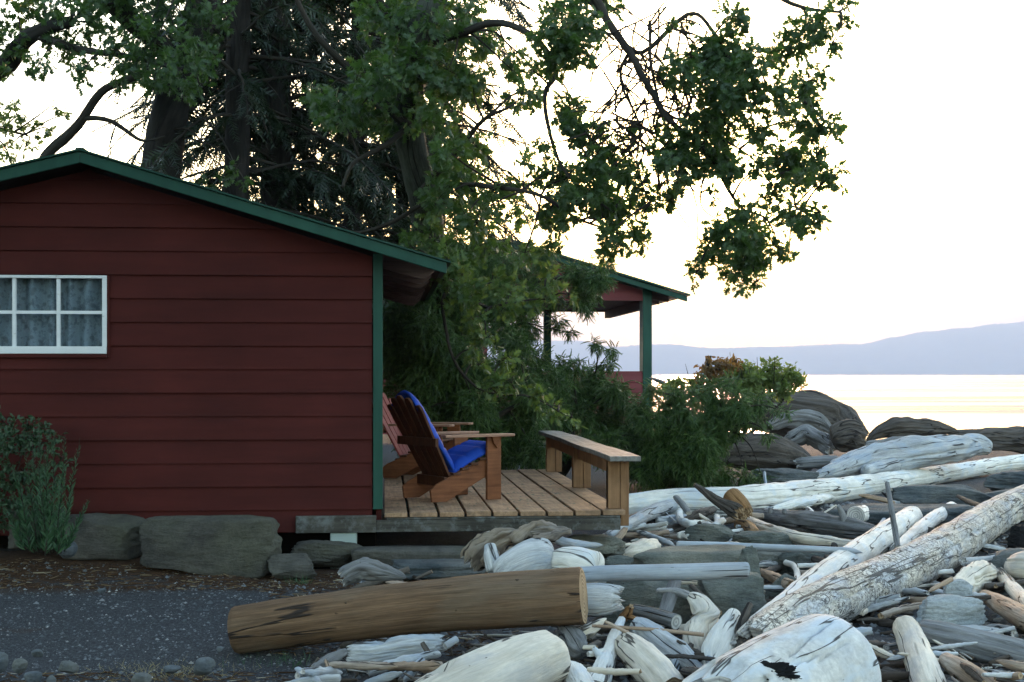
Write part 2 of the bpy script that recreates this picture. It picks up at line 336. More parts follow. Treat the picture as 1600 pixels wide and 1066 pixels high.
# hills across the water
hp = [(-900, 560), (-300, 545), (200, 530), (600, 528), (900, 532), (960, 541), (1040, 538), (1120, 544), (1200, 542), (1260, 540), (1340, 536), (1400, 527), (1450, 519), (1500, 512), (1560, 506), (1640, 500), (1800, 492), (2100, 500), (2600, 530)]
def hill(px):
    for (a, ya), (b2, yb) in zip(hp, hp[1:]):
        if px <= b2: t = (px-a)/(b2-a); t = t*t*(3-2*t); return ya+(yb-ya)*t
    return hp[-1][1]
V = []; cols = 700; rows = 14; HD = 8000.
for i in range(cols+1):
    px = -850+3400*i/cols; top = (HZ-hill(px))/F*HD
    for j in range(rows+1):
        t = j/rows; d = HD+900*t
        p = W(px, HZ, d*.96 if False else d)
        hz = -3+(top*d/HD+2.5)*math.sin(min(1, t*1.15+.02)*math.pi/2)**.8
        hz += (9*nz(px*.013, t*5)+(6*nz(px*.23, 7.)+7*abs(nz(px*.9, 3.)))*t)*sm(0, .3, t)
        V.append((p.x, p.y, hz if j else -3.5))
Fc = [(i*(rows+1)+j, (i+1)*(rows+1)+j, (i+1)*(rows+1)+j+1, i*(rows+1)+j+1) for i in range(cols) for j in range(rows)]
b = MB(); b.add(V, Fc, None, 0, True)
m = M('forested_hill'); q = m.src('pos', False)
b.build('hills', m.fin(m.ramp(m.noise(q, .02, 6), [(.3, (.03, .05, .03)), (.7, (.06, .08, .05))]), .9), kind='structure')
# ---------------------------------------------------------------- cabin
YW = 10.90
cab = empty('cabin', (-2.4, YW, .3), label='dark red clapboard cabin with green roof trim and a white window', cat='cabin')
def inv(o, par):                            # parent keeping world coordinates
    o.parent = par; o.matrix_parent_inverse = Matrix.Translation(par.location).inverted() if par.rotation_euler.z == 0 else (Matrix.Translation(par.location) @ Matrix.Rotation(par.rotation_euler.z, 4, 'Z')).inverted()
    return o
YR = YW-.30
rid = WY(125, 236, YR); eav = WY(698, 410, YR); lf = WY(0, 265, YR)
sr = (rid.z-eav.z)/(eav.x-rid.x); sl_ = (rid.z-lf.z)/(rid.x-lf.x)
XR = -.02; XL = 2*rid.x+.02-.05; XLe = rid.x-(eav.x-rid.x)
def roofz(x): return rid.z-(sr*(x-rid.x) if x > rid.x else sl_*(rid.x-x))
wz0 = .355; row = .1775; z0 = .523-row
win = (WY(-124, 500, YW).x, WY(168, 500, YW).x, WY(168, 553, YW).z, WY(168, 431, YW).z)
b = MB()
jr = random.Random(9); JY = [0.]
def clap(xa, xb, za, zb, zr0):
    if jr.random() < .3 and xb-xa > 2:
        xm = xa+(xb-xa)*jr.uniform(.3, .8); clap(xa, xm, za, zb, zr0); JY[0] = -.004; clap(xm, xb, za, zb, zr0); JY[0] = 0.; return
    n_ = 6 if zb > 2.2 else 1
    for i_ in range(n_): clap1(xa, xb, za+(zb-za)*i_/n_, za+(zb-za)*(i_+1)/n_, zr0, i_ == 0)
def clap1(xa, xb, za, zb, zr0, lip):
    # a board strip clipped under the roof line
    def prof(z): return YW-.020+JY[0]+.017*(z-zr0)/row
    def lim(z, x, side):
        zt = z
        top = rid.z-.10
        if side: mx = rid.x+(top-z)/sr; return min(x, mx)
        return max(x, rid.x-(top-z)/sl_)
    a0, b0, a1, b1 = lim(za, xa, 0), lim(za, xb, 1), lim(zb, xa, 0), lim(zb, xb, 1)
    if b0-a0 < .01: return
    if b1 < a1: a1 = b1 = (a1+b1)/2
    y0, y1 = prof(za), prof(zb)
    b.add([(a0, y0, za), (b0, y0, za), (b1, y1, zb), (a1, y1, zb), (a0, YW+.01, za), (b0, YW+.01, za)], [(0, 1, 2, 3), (4, 5, 1, 0)][:2 if lip else 1])
k = 0
while z0+k*row < rid.z:
    za, zb = z0+k*row, z0+(k+1)*row; zc = max(za, wz0)
    if zb > win[2]-.0 and za < win[3]:
        clap(XL, win[0]-.02, zc, zb, za); clap(win[1]+.02, XR-.07, zc, zb, za)
        if za < win[2]-.03: clap(win[0]-.02, win[1]+.02, zc, win[2]-.03, za)
        if zb > win[3]: clap(win[0]-.02, win[1]+.02, win[3], zb, za)
    else: clap(XL, XR-.07, zc, zb, za)
    k += 1
wallo = inv(b.build('siding', MT['red']), cab)
b = MB(); b.box(XR-.04, XR, YW+.03, YW+4.7, .36, roofz(XR)-.12); b.box(XL, XL+.05, YW+.02, YW+4.7, .3, 2.2)
b.box(XL, XR, YW+4.7, YW+4.78, .3, 2.2); b.box(XL, XR, YW+.05, YW+4.7, .34, .40)
inv(b.build('side_wall', MT['red']), cab)
b = MB(); b.box(WY(583, 0, YW-.03).x, XR+.01, YW-.035, YW+.06, .522, roofz(XR)-.06); inv(b.build('corner_board', MT['green'], bevel=.004), cab)
b = MB(); b.box(XL, WY(583, 0, YW).x, YW-.045, YW-.02, z0+row-.085 if False else .50, .522)
# rake boards
def rake(mb, x0, x1, y0, y1, top, bot):
    mb.prism([(x0, roofz(x0)+top), (x1, roofz(x1)+top), (x1, roofz(x1)+bot), (x0, roofz(x0)+bot)], y0, y1)
b = MB(); rake(b, rid.x, eav.x, YR, YR+.03, 0, -.085); rake(b, XLe, rid.x, YR, YR+.03, 0, -.085)
inv(b.build('rake_board', MT['green'], bevel=.006), cab)
b = MB(); rake(b, rid.x, eav.x+.03, YR-.02, YW+5.1, .016, .003); rake(b, XLe-.03, rid.x, YR-.02, YW+5.1, .016, .003)
b.box(rid.x-.03, rid.x+.03, YR-.02, YW+5.1, rid.z+.010, rid.z+.022); inv(b.build('roof', MT['greenroof']), cab)
b = MB(); rake(b, rid.x, eav.x-.02, YR+.032, YW+5.05, -.004, -.024); rake(b, XLe+.02, rid.x, YR+.032, YW+5.05, -.004, -.024)
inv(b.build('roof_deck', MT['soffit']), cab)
for i in range(8):
    b = MB(); y = YW+.12+i*.62
    xa, xb = XR+.012, eav.x-.10
    b.prism([(xa, roofz(xa)-.027), (xb+.02, roofz(xb+.02)-.027), (xb+.02, roofz(xb)-.07), (xb-.05, roofz(xb)-.125), (xb-.11, roofz(xb-.1)-.15), (xa, roofz(xa)-.155)], y, y+.045)
    inv(b.build('rafter', MT['rafter'], bevel=.003), cab)
# window
wf = MB(); x0w, x1w, za, zb = win; yf = YW-.012
wf.box(x0w, x1w, yf-.03, yf+.05, za, za+.055); wf.box(x0w, x1w, yf-.015, yf+.05, zb-.022, zb)
wf.box(x0w, x0w+.035, yf-.016, yf+.05, za+.055, zb-.022); wf.box(x1w-.035, x1w, yf-.016, yf+.05, za+.055, zb-.022)
wo_ = inv(wf.build('window', MT['wwhite'], bevel=.003), cab)
mu = MB(); ia, ib, ja, jb = x0w+.035, x1w-.035, za+.055, zb-.022
step = (ib-ia)/4; mid = (ja+jb)/2
for i in range(1, 4): mu.box(ia+i*step-.013, ia+i*step+.013, yf-.004, yf+.02, ja, jb)
mu.box(ia, ib, yf-.002, yf+.018, mid-.012, mid+.012)
o = mu.build('muntin', MT['wwhite']); o.parent = wo_
m = M('window_glass'); m.b.inputs['Transmission Weight'].default_value = 1.; m.b.inputs['IOR'].default_value = 1.45; MT['glass'] = m.fin((.85, .9, .92), .05)
mm_ = bpy.data.materials.new('window_pane'); mm_.use_nodes = True; t_ = mm_.node_tree; t_.nodes.clear(); o1 = t_.nodes.new('ShaderNodeOutputMaterial'); x1_ = t_.nodes.new('ShaderNodeMixShader'); x1_.inputs[0].default_value = .03; tr_ = t_.nodes.new('ShaderNodeBsdfTransparent'); tr_.inputs[0].default_value = (.82, .88, .92, 1); gl_ = t_.nodes.new('ShaderNodeBsdfGlossy'); gl_.inputs['Roughness'].default_value = .03; t_.links.new(tr_.outputs[0], x1_.inputs[1]); t_.links.new(gl_.outputs[0], x1_.inputs[2]); t_.links.new(x1_.outputs[0], o1.inputs[0]); MT['glass'] = mm_
g = MB(); g.box(ia, ib, yf+.022, yf+.026, ja, jb); o = g.build('pane', MT['glass']); o.parent = wo_
m = M('floral_curtain'); q = m.src('pos', False)
v = m.n('TexVoronoi', feature='SMOOTH_F1'); v.inputs['Scale'].default_value = 16.; m.l(m.map(q, (1, .1, 1)), v.inputs['Vector'])
cc = m.mix(m.ramp(m.noise(q, 22., 5, .7), [(.50, 0.), (.60, .6)]), (.32, .33, .335), (.13, .13, .14))
cc = m.mix(m.ramp(v.outputs['Distance'], [(.18, .6), (.3, 0.)]), cc, (.12, .12, .12))
m.bump(m.noise(q, 90., 2), .2, .002); MT['curtain'] = m.fin(cc, .9)
cv = MB(); NX = 160; V = []
for i in range(NX+1):
    x = ia-.02+(ib-ia+.04)*i/NX
    for j in range(9):
        z = ja-.02+(jb-ja+.04)*j/8
        V.append((x, yf+.075+.034*math.sin(x*46+2*nz(x*3, z*2))+.014*nz(x*7+z*2, z*2, 5), z))
cv.add(V, [(i*9+j, (i+1)*9+j, (i+1)*9+j+1, i*9+j+1) for i in range(NX) for j in range(8)], None, 0, True)
o = cv.build('curtain', MT['curtain']); o.parent = wo_
for o in wo_.children: o.matrix_parent_inverse = Matrix.Identity(4)
tr = MB(); tr.box(x1w, x1w+.02, YW-.026, YW+.02, za-.03, zb); tr.box(x0w-.02, x0w, YW-.026, YW+.02, za-.03, zb); tr.box(x0w, x1w, YW-.040, YW+.02, za-.03, za-.002)
inv(tr.build('window_trim', MT['red'], bevel=.003), cab)
b = MB(); b.box(XL+.1, XR-.05, YW+.5, YW+4.6, -.2, .34); inv(b.build('crawl_space_shade', MT['black']), cab)  # solid near-black box stands in for the shade below the cabin
# ---------------------------------------------------------------- deck
ZD = .50; YD0 = 10.85; YD1 = 15.62
dk = empty('deck', (.95, 13, 0), label='low wooden deck of wide tan boards beside the red cabin', cat='deck')
edges = [WY(p, 800, YD0).x for p in (598.5, 638, 685, 727, 769, 811, 854, 897, 940, 979)]
b = MB(); rnd = random.Random(4)
for i, (xa, xb) in enumerate(zip(edges, edges[1:])):
    dy = rnd.uniform(-.012, .012); x0, x1 = xa+.012, xb-.008
    if i == 0: x0 = .004
    b.box(x0, x1, YD0+dy, YD1, ZD-.038, ZD+rnd.uniform(-.004, .003))
inv(b.build('decking', MT['deck'], bevel=.005), dk)
xe = edges[-1]
b = MB(); b.box(WY(462, 0, 10.83).x, WY(588, 0, 10.83).x, 10.815, 10.86, ZD-.148, ZD-.042+.022)
b.box(WY(588, 0, 10.83).x, xe-.05, 10.83, 10.87, ZD-.148, ZD-.058); b.box(.02, xe-.05, 10.85, 10.89, ZD-.056, ZD-.04)
b.box(xe-.09, xe-.05, 10.872, 15.5, ZD-.148, ZD-.04)
for i in range(5): b.box(.03, xe-.092, 11.9+i*.85, 11.94+i*.85, ZD-.148, ZD-.04)
inv(b.build('beam', MT['beam'], bevel=.004), dk)
for (x, y) in ((WY(537, 0, 10.9).x, 10.93), (1.2, 11.6), (1.2, 14.6), (.2, 14.6)):
    b = MB(); b.box(x-.1, x+.1, y-.1, y+.1, -.1, ZD-.150); inv(b.build('pier_block', MT['pier'] if y < 11 else MT['beam'], bevel=.01), dk)
# bench along the deck edge
bn = empty('bench', (1.83, 13, ZD), label='long low wooden bench with grey weathered top along the deck edge', cat='bench')
b = MB(); NB = 24; xa, xb = 1.715, 1.955; V = []
for i in range(NB+1):
    y = 10.72+(15.75-10.72)*i/NB; sag = .012*math.sin(i*.5)
    x_0 = xa+.008*nz(y*2, 1); x_1 = xb+.012*nz(y*2.3, 9)-(.05 if i == NB else 0)
    for (x, z) in ((x_0, ZD+.385), (x_1, ZD+.385), (x_1, ZD+.425), (x_0, ZD+.425)): V.append((x, y, z+sag*.3))
b.add(V, [(0, 1, 2, 3), tuple(NB*4+i for i in (3, 2, 1, 0))]+[(i*4+j, (i+1)*4+j, (i+1)*4+(j+1) % 4, i*4+(j+1) % 4) for i in range(NB) for j in range(4)])
inv(b.build('seat', MT['benchtop'], bevel=.006), bn)
for i, y in enumerate((10.95, 13.0, 15.15)):
    b = MB(); zb_ = ZD-.13 if i == 0 else ZD+.004
    b.box(1.735, 1.83, y, y+.09, ZD+.004, ZD+.384); b.box(1.833, 1.90, y-.004, y+.086, zb_, ZD+.384)
    if i == 0: b.box(1.735, 1.83, y+.002, y+.088, ZD+.004, ZD+.38)
    inv(b.build('leg', MT['post'], bevel=.004), bn)
for i, y in enumerate((11.041, 13.091)):
    b = MB(); b.box(1.78, 1.82, y, y+(1.958 if i == 0 else 2.058), ZD+.27, ZD+.384); inv(b.build('apron', MT['post'], bevel=.003), bn)
# ---------------------------------------------------------------- adirondack chairs
def chair(label, mat_side, mat_back, arm, origin, rz, red=False):
    t = empty('adirondack_chair', origin, rz, label=label, cat='chair', group='adirondack chairs on the deck')
    w2 = .275
    for s in (-1, 1):
        b = MB(); b.box(-.135, .0, s*w2-.016, s*w2+.016, 0, .525); b.build('front_leg', mat_side, t, .004)
        b = MB(); y0 = s*(w2-.034)-.0125; b.prism([(-.01, .40), (-.01, .25), (-.30, .105), (-.50, .0), (-.64, .0), (-.655, .10), (-.60, .145)], y0, y0+.025)
        b.build('seat_rail', mat_side, t, .003)
        b = MB(); o = s*.02
        b.prism([(.10, s*w2-.05+o), (.12, s*w2-.02+o), (.12, s*w2+.05+o), (.09, s*w2+.085+o), (-.25, s*w2+.07+o), (-.56, s*w2+.05+o), (-.56, s*w2-.04+o), (-.20, s*w2-.06+o)], .527, .549, 'z')
        b.build('armrest', arm, t, .005)
        b = MB(); b.prism([(-.03, .525), (-.105, .525), (-.085, .47), (-.05, .43)], s*(w2+.018), s*(w2+.043)); b.build('bracket', mat_side, t, .002)
    b = MB()
    for i in range(5):
        x = -.04-i*.085; zt = .385+ (x+.01)*.46
        b.box(x-.072, x, -w2+.0, w2-.0, zt-.0, zt+.02)
    b.build('seat', mat_back, t, .003)
    for i in range(5):
        u = (i-2); y0 = u*.105; L = .80-.022*u*u; sp = u*.018
        b = MB(); th = R(28)
        def P(l, yy, off): return (-.43-math.sin(th)*l-math.cos(th)*off, yy, .17+math.cos(th)*l-math.sin(th)*off)
        lo = [(.0, y0*.86-.042), (.0, y0*.86+.042)]; hi = [(L-.03, y0+sp+.050), (L, y0+sp+.028), (L, y0+sp-.028), (L-.03, y0+sp-.050)]
        ol = lo+hi; n = len(ol)
        vs = [P(l, yy, 0) for l, yy in ol]+[P(l, yy, .02) for l, yy in ol]
        b.add(vs, [tuple(range(n)), tuple(range(2*n-1, n-1, -1))]+[(i2, i2+n, (i2+1) % n+n, (i2+1) % n) for i2 in range(n)])
        b.build('back_slat', (MT['chair_red'] if red else mat_back), t, .003)
    b = MB(); b.box(-.655, -.625, -w2-.06, w2+.06, .455, .525); b.build('back_rail', mat_back, t, .003)
    b = MB(); b.box(-.52, -.49, -w2+.04, w2-.04, .12, .20); b.build('lower_rail', mat_back, t, .003)
    return t
P1 = WZ(771, 781, ZD); r1 = R(27)
lv = Vector((-math.sin(r1), math.cos(r1), 0)); fv = Vector((math.cos(r1), math.sin(r1), 0))
O1 = P1+lv*.275+fv*.067
ch1 = chair('brown wooden adirondack chair with the blue cushion, nearest on the deck', MT['chair'], MT['chair_dark'], MT['chair_arm'], (O1.x, O1.y, ZD+.003), r1)
r2 = R(-22); lv2 = Vector((-math.sin(r2), math.cos(r2), 0)); fv2 = Vector((math.cos(r2), math.sin(r2), 0))
tip = W(706, 662, 14.1); O2 = Vector((tip.x, tip.y, ZD))+lv2*.30-fv2*.11
ch2 = chair('red backed adirondack chair half hidden behind the cushioned one', MT['chair'], MT['chair_dark'], MT['chair_arm'], (O2.x, O2.y, ZD+.003), r2, True)
# cushion (two quilted pads)
cu = empty('chair_cushion', (O1.x, O1.y, ZD+.003), r1, label='bright blue two part cushion lying on the nearest wooden chair', cat='cushion')
def pad(name, fn, nu, nv, th):
    b = MB(); V = []
    for side in (0, 1):
        for i in range(nu+1):
            for j in range(nv+1):
                u, v_ = i/nu, j/nv; e = (min(u, 1-u)*8); e2 = (min(v_, 1-v_)*8)
                pf = min(1, e)**.5*min(1, e2)**.5 if min(e, e2) > 0 else 0
                pf *= 1-.35*max(0, 1-abs(((u*3) % 1)-.0)*12) if 0 < u < 1 else 1
                V.append(fn(u, v_, (th*(.35+.65*pf) if side else th*.35*(1-pf)*.3)))
    N = (nu+1)*(nv+1); ix = lambda s, i, j: s*N+i*(nv+1)+j; fs = []
    for i in range(nu):
        for j in range(nv):
            fs.append((ix(1, i, j), ix(1, i+1, j), ix(1, i+1, j+1), ix(1, i, j+1))); fs.append((ix(0, i, j), ix(0, i, j+1), ix(0, i+1, j+1), ix(0, i+1, j)))
    for i in range(nu): fs += [(ix(0, i, 0), ix(0, i+1, 0), ix(1, i+1, 0), ix(1, i, 0)), (ix(1, i, nv), ix(1, i+1, nv), ix(0, i+1, nv), ix(0, i, nv))]
    for j in range(nv): fs += [(ix(0, 0, j+1), ix(0, 0, j), ix(1, 0, j), ix(1, 0, j+1)), (ix(0, nu, j), ix(0, nu, j+1), ix(1, nu, j+1), ix(1, nu, j))]
    b.add(V, fs, None, 0, True); return b.build(name, MT['blue'], cu)
pad('seat_pad', lambda u, v_, t: (.015-.44*u-.0*t, -.235+.47*v_, .412-.20*u+.07*math.sin(u*3.1)*.3+t), 24, 16, .085)
th = R(28)
pad('back_pad', lambda u, v_, t: (-.405-math.sin(th)*u*.80+math.cos(th)*t, -.215-.02*u+(.43+.04*u)*v_, .225+math.cos(th)*u*(.77-.16*(2*v_-1)**2)+math.sin(th)*t), 30, 16, .06)
# ---------------------------------------------------------------- far cabin with porch
YC = 26.2
fc = empty('beach_cabin', (2, YC, .3), label='red cabin with open porch and green posts farther along the shore', cat='cabin')
rd = WY(792, 376, YC-.4); ev = WY(1074, 463, YC-.4); s2 = (rd.z-ev.z)/(ev.x-rd.x)
def rz2(x): return rd.z-s2*abs(x-rd.x)
xw = WY(1018, 0, YC).x; xl = 2*rd.x-xw; zb2 = WY(1000, 470, YC).z
b = MB(); rr_ = .19; z = zb2; 
while z < rd.z-.1:
    zt = min(z+rr_, rd.z-.1); x1_, x2_ = min(xw-.17, rd.x+(rd.z-.1-z)/s2), min(xw-.17, rd.x+(rd.z-.1-zt)/s2)
    l1, l2 = 2*rd.x-x1_, 2*rd.x-x2_
    b.add([(l1, YC-.03, z), (x1_, YC-.03, z), (x2_, YC-.01, zt), (l2, YC-.01, zt), (l1, YC+.02, z), (x1_, YC+.02, z)], [(0, 1, 2, 3), (4, 5, 1, 0)]); z += rr_
b.box(xl, xw, YC+.021, YC+.07, zb2+.002, zb2+.2)
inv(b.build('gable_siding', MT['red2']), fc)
b = MB(); zt2 = WY(1000, 581, YC).z; xh = WY(862, 0, YC).x; z = .45
while z < zt2-.01:
    b.add([(xl, YC-.03, z), (xw-.17, YC-.03, z), (xw-.17, YC-.01, min(z+rr_, zt2)), (xl, YC-.01, min(z+rr_, zt2)), (xl, YC+.03, z), (xw-.17, YC+.03, z)], [(0, 1, 2, 3), (4, 5, 1, 0)]); z += rr_
b.box(xl, xw-.17, YC+.031, YC+.07, .45, zt2+.01)
b.box(xl, xh-1.2, YC-.02, YC+.02, zt2, zb2)
b.box(xh-1.22, xh-1.2, YC+.02, YC+5, .4, zb2)
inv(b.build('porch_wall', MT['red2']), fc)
b = MB(); b.box(xw-.17, xw, YC-.05, YC+.32, .3, rz2(xw)-.02); inv(b.build('porch_post', MT['green'], bevel=.01), fc)
xq = WY(850, 0, YC+4.6).x; b = MB(); b.box(xq, xq+.16, YC+4.6, YC+4.75, .3, zb2); inv(b.build('porch_post', MT['green'], bevel=.01), fc)
b = MB(); b.box(xl, xw-.02, YC+4.76, YC+4.86, zb2-.0, zb2+.3); b.box(xl, xw-.02, YC+.08, YC+4.75, zb2+.03, zb2+.07); b.box(xw-.14, xw-.02, YC+.33, YC+4.75, zb2-.14, zb2+.02)
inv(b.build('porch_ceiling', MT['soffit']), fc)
b = MB()
for s in (1, -1):
    b.prism([(rd.x, rd.z), (rd.x+s*(ev.x-rd.x), ev.z), (rd.x+s*(ev.x-rd.x), ev.z-.10), (rd.x, rd.z-.10)], YC-.4, YC-.34)
inv(b.build('rake_board', MT['green'], bevel=.01), fc)
b = MB()
for s in (1, -1):
    b.prism([(rd.x, rd.z+.05), (rd.x+s*(ev.x-rd.x+.05), ev.z+.035), (rd.x+s*(ev.x-rd.x+.05), ev.z+.005), (rd.x, rd.z+.005)], YC-.45, YC+5.2)
inv(b.build('roof', MT['greenroof']), fc)
for i in range(6):
    b = MB(); y = YC+.1+i*.9; xe2 = ev.x-.25
    b.prism([(xw+.005, rz2(xw)-.006), (xe2, rz2(xe2)-.006), (xe2, rz2(xe2)-.16), (xw+.005, rz2(xw)-.20)], y, y+.06); inv(b.build('rafter', MT['rafter']), fc)
# ---------------------------------------------------------------- rocks
def ico():
    import bmesh
    bm = bmesh.new(); bmesh.ops.create_icosphere(bm, subdivisions=5, radius=1.)
    V = np.array([v.co[:] for v in bm.verts]); Fs = [tuple(v.index for v in f.verts) for f in bm.faces]; bm.free()
    bm = bmesh.new(); bmesh.ops.create_icosphere(bm, subdivisions=3, radius=1.)
    V2 = np.array([v.co[:] for v in bm.verts]); F2 = [tuple(v.index for v in f.verts) for f in bm.faces]; bm.free()
    return V, Fs, V2, F2
IV, IF, IV2, IF2 = ico()
def rockmesh(name, dims, mat, seed, boxy=.5, rough=.12, cuts=5, low=False, flat=0.):
    V = (IV2 if low else IV).copy(); rg = np.random.RandomState(seed)
    if boxy < .7: boxy *= .35; cuts = cuts+6 if cuts else 0; rough *= 1.25
    p = 2+6*boxy; nrm = (np.abs(V)**p).sum(1)**(1/p); V = V/nrm[:, None]
    for _ in range(cuts):
        n = rg.normal(size=3); n[2] *= .6; n /= np.linalg.norm(n); d = rg.uniform(.55, .92)*np.abs(V@n).max()
        ov = np.maximum(0, V@n-d); V -= ov[:, None]*n*.93
    out = []
    for v in V:
        q = Vector(v)+Vector((seed*3.1, seed*1.7, 0)); a = noise.fractal(q*1.3, .9, 2.2, 5)*rough+noise.noise(Vector((q.x*1.5, q.y*1.5, q.z*6)))*rough*.35
        if not boxy > .7: a += rough*.5*(((v[2]*4+q.x*.6+noise.noise(q*2)*.8) % 1.)-.5)
        u = Vector(v)*(1+a); out.append((u.x*dims[0], u.y*dims[1], u.z*dims[2]*(1.15 if u.z < 0 else 1)))
    b = MB(); b.add(out, IF2 if low else IF, None, 0, True); return b.build(name, mat)
rid_n = [0]
def rock(label, x0, y0, x1, y1, base=None, depth=.7, mat='sand', boxy=.5, rough=.1, cuts=5, name='rock', cat='rock', rot=0., group=None, d=None, low=False):
    rid_n[0] += 1
    if d is None: d = F*(H-base)/(y1-HZ)
    wd = (x1-x0)*d/F/2; ht = (y1-y0)*d/F/2
    o = rockmesh(name, (wd*1.05, wd*depth, ht*1.08), MT[mat], rid_n[0], boxy, rough, cuts, low)
    c = W((x0+x1)/2, (y0+y1)/2, d+wd*depth*.8); s = (d+wd*depth*.8)/d
    o.scale = (s, s, s); o.location = c; o.rotation_euler = (0, rot, -A*.5)
    return tag(o, label, cat, group)
rock('long grey stone block under the cabin wall beside the spiky plant', 100, 806, 219, 866, d=10.35, depth=.35, mat='block', boxy=.85, rough=.09, cuts=5, cat='stone')
rock('largest mossy stone block standing against the red cabin wall', 226, 812, 427, 893, d=10.15, depth=.3, mat='block', boxy=.85, rough=.08, cuts=4, cat='stone')
rock('low stone block behind the spiky plant at the cabin foot', 10, 800, 100, 850, d=10.4, depth=.35, mat='block', boxy=.8, cuts=3, cat='stone')
rock('small dark stone at the right foot of the big block', 418, 868, 500, 900, d=10.1, depth=.6, mat='block', cat='stone')
rock('pale rounded stone propped under the white pier block', 458, 846, 568, 884, d=10.55, depth=.5, mat='block', boxy=.3, cat='stone')
rock('long flat stone slab in the shade under the deck beam', 556, 856, 745, 884, d=10.45, depth=.3, mat='block', boxy=.9, rough=.05, cat='stone')
rock('thin dark slab below the flat stone under the deck', 600, 878, 760, 900, d=10.0, depth=.4, mat='slab', boxy=.8, cat='stone')
rock('round blue grey stone at the foot of the spiky plant', 90, 845, 120, 869, d=9.95, depth=.9, mat='pebble', boxy=.0, rough=.03, cuts=0, cat='stone')
rock('smooth dark green boulder behind the bleached stump', 885, 838, 972, 872, .1, mat='sand', boxy=.5)
rock('small oval grey stone left of the cream wood chunk', 945, 868, 990, 888, .1, mat='sand', boxy=.1, cuts=1)
rock('long flat topped sandstone boulder behind the blue grey pole', 985, 858, 1182, 925, .0, .5, boxy=.8, rough=.07)
rock('upright stone edge at the right end of the blue grey pole', 1150, 858, 1193, 935, .0, .8, boxy=.5)
rock('wide shadowed boulder below the blue grey pole', 938, 895, 1085, 985, -.05, .5, boxy=.5, rough=.08)
rock('big smooth sandstone boulder right of the standing plank', 1070, 898, 1210, 990, -.05, .6, boxy=.35, rough=.06)
rock('pointed green stone between driftwood below the brown log end', 1072, 820, 1150, 852, .0, .6, boxy=.2)
rock('low green stone under the long blue plank', 1140, 832, 1235, 862, .0, .6, boxy=.4)
rock('dark boulder with a slanting face behind the curved white branch', 1178, 858, 1232, 898, .0, .7, boxy=.3)
rock('grey boulder beneath the curved white branch', 1195, 898, 1262, 950, -.05, .7, boxy=.4)
rock('blue green rock below the long plank near its tip', 1215, 858, 1300, 900, .0, .6, boxy=.5)
rock('wide dark slab under the far end of the long white log', 1380, 760, 1560, 795, -.05, .35, 'slab', .4, .06)
rock('long low slab between the white log and the two pale logs', 1290, 786, 1530, 832, -.05, .35, 'slab', .5, .06)
rock('dark slab at right beyond the pitted log', 1480, 762, 1720, 800, -.1, .4, 'slab', .4, .08)
rock('shadowed slab right of the pitted log', 1540, 858, 1700, 925, -.1, .4, 'slab', .5, .08)
rock('pale blue stone below the pitted log', 1428, 934, 1547, 992, .0, .5, 'bluerock', .3, .1)
rock('small pale stone touching the underside of the pitted log', 1470, 908, 1520, 940, .05, .8, 'bluerock', .4)
rock('black wet stone under the pitted log at right edge', 1574, 822, 1612, 864, -.02, .8, 'blackrock', .2)
rock('dark flat rock hidden behind the bush and white log', 1150, 735, 1310, 772, .0, .5, 'slab', .5)
rock('broad flat stone far right behind the white log', 1540, 738, 1680, 768, .0, .4, 'slab', .5)
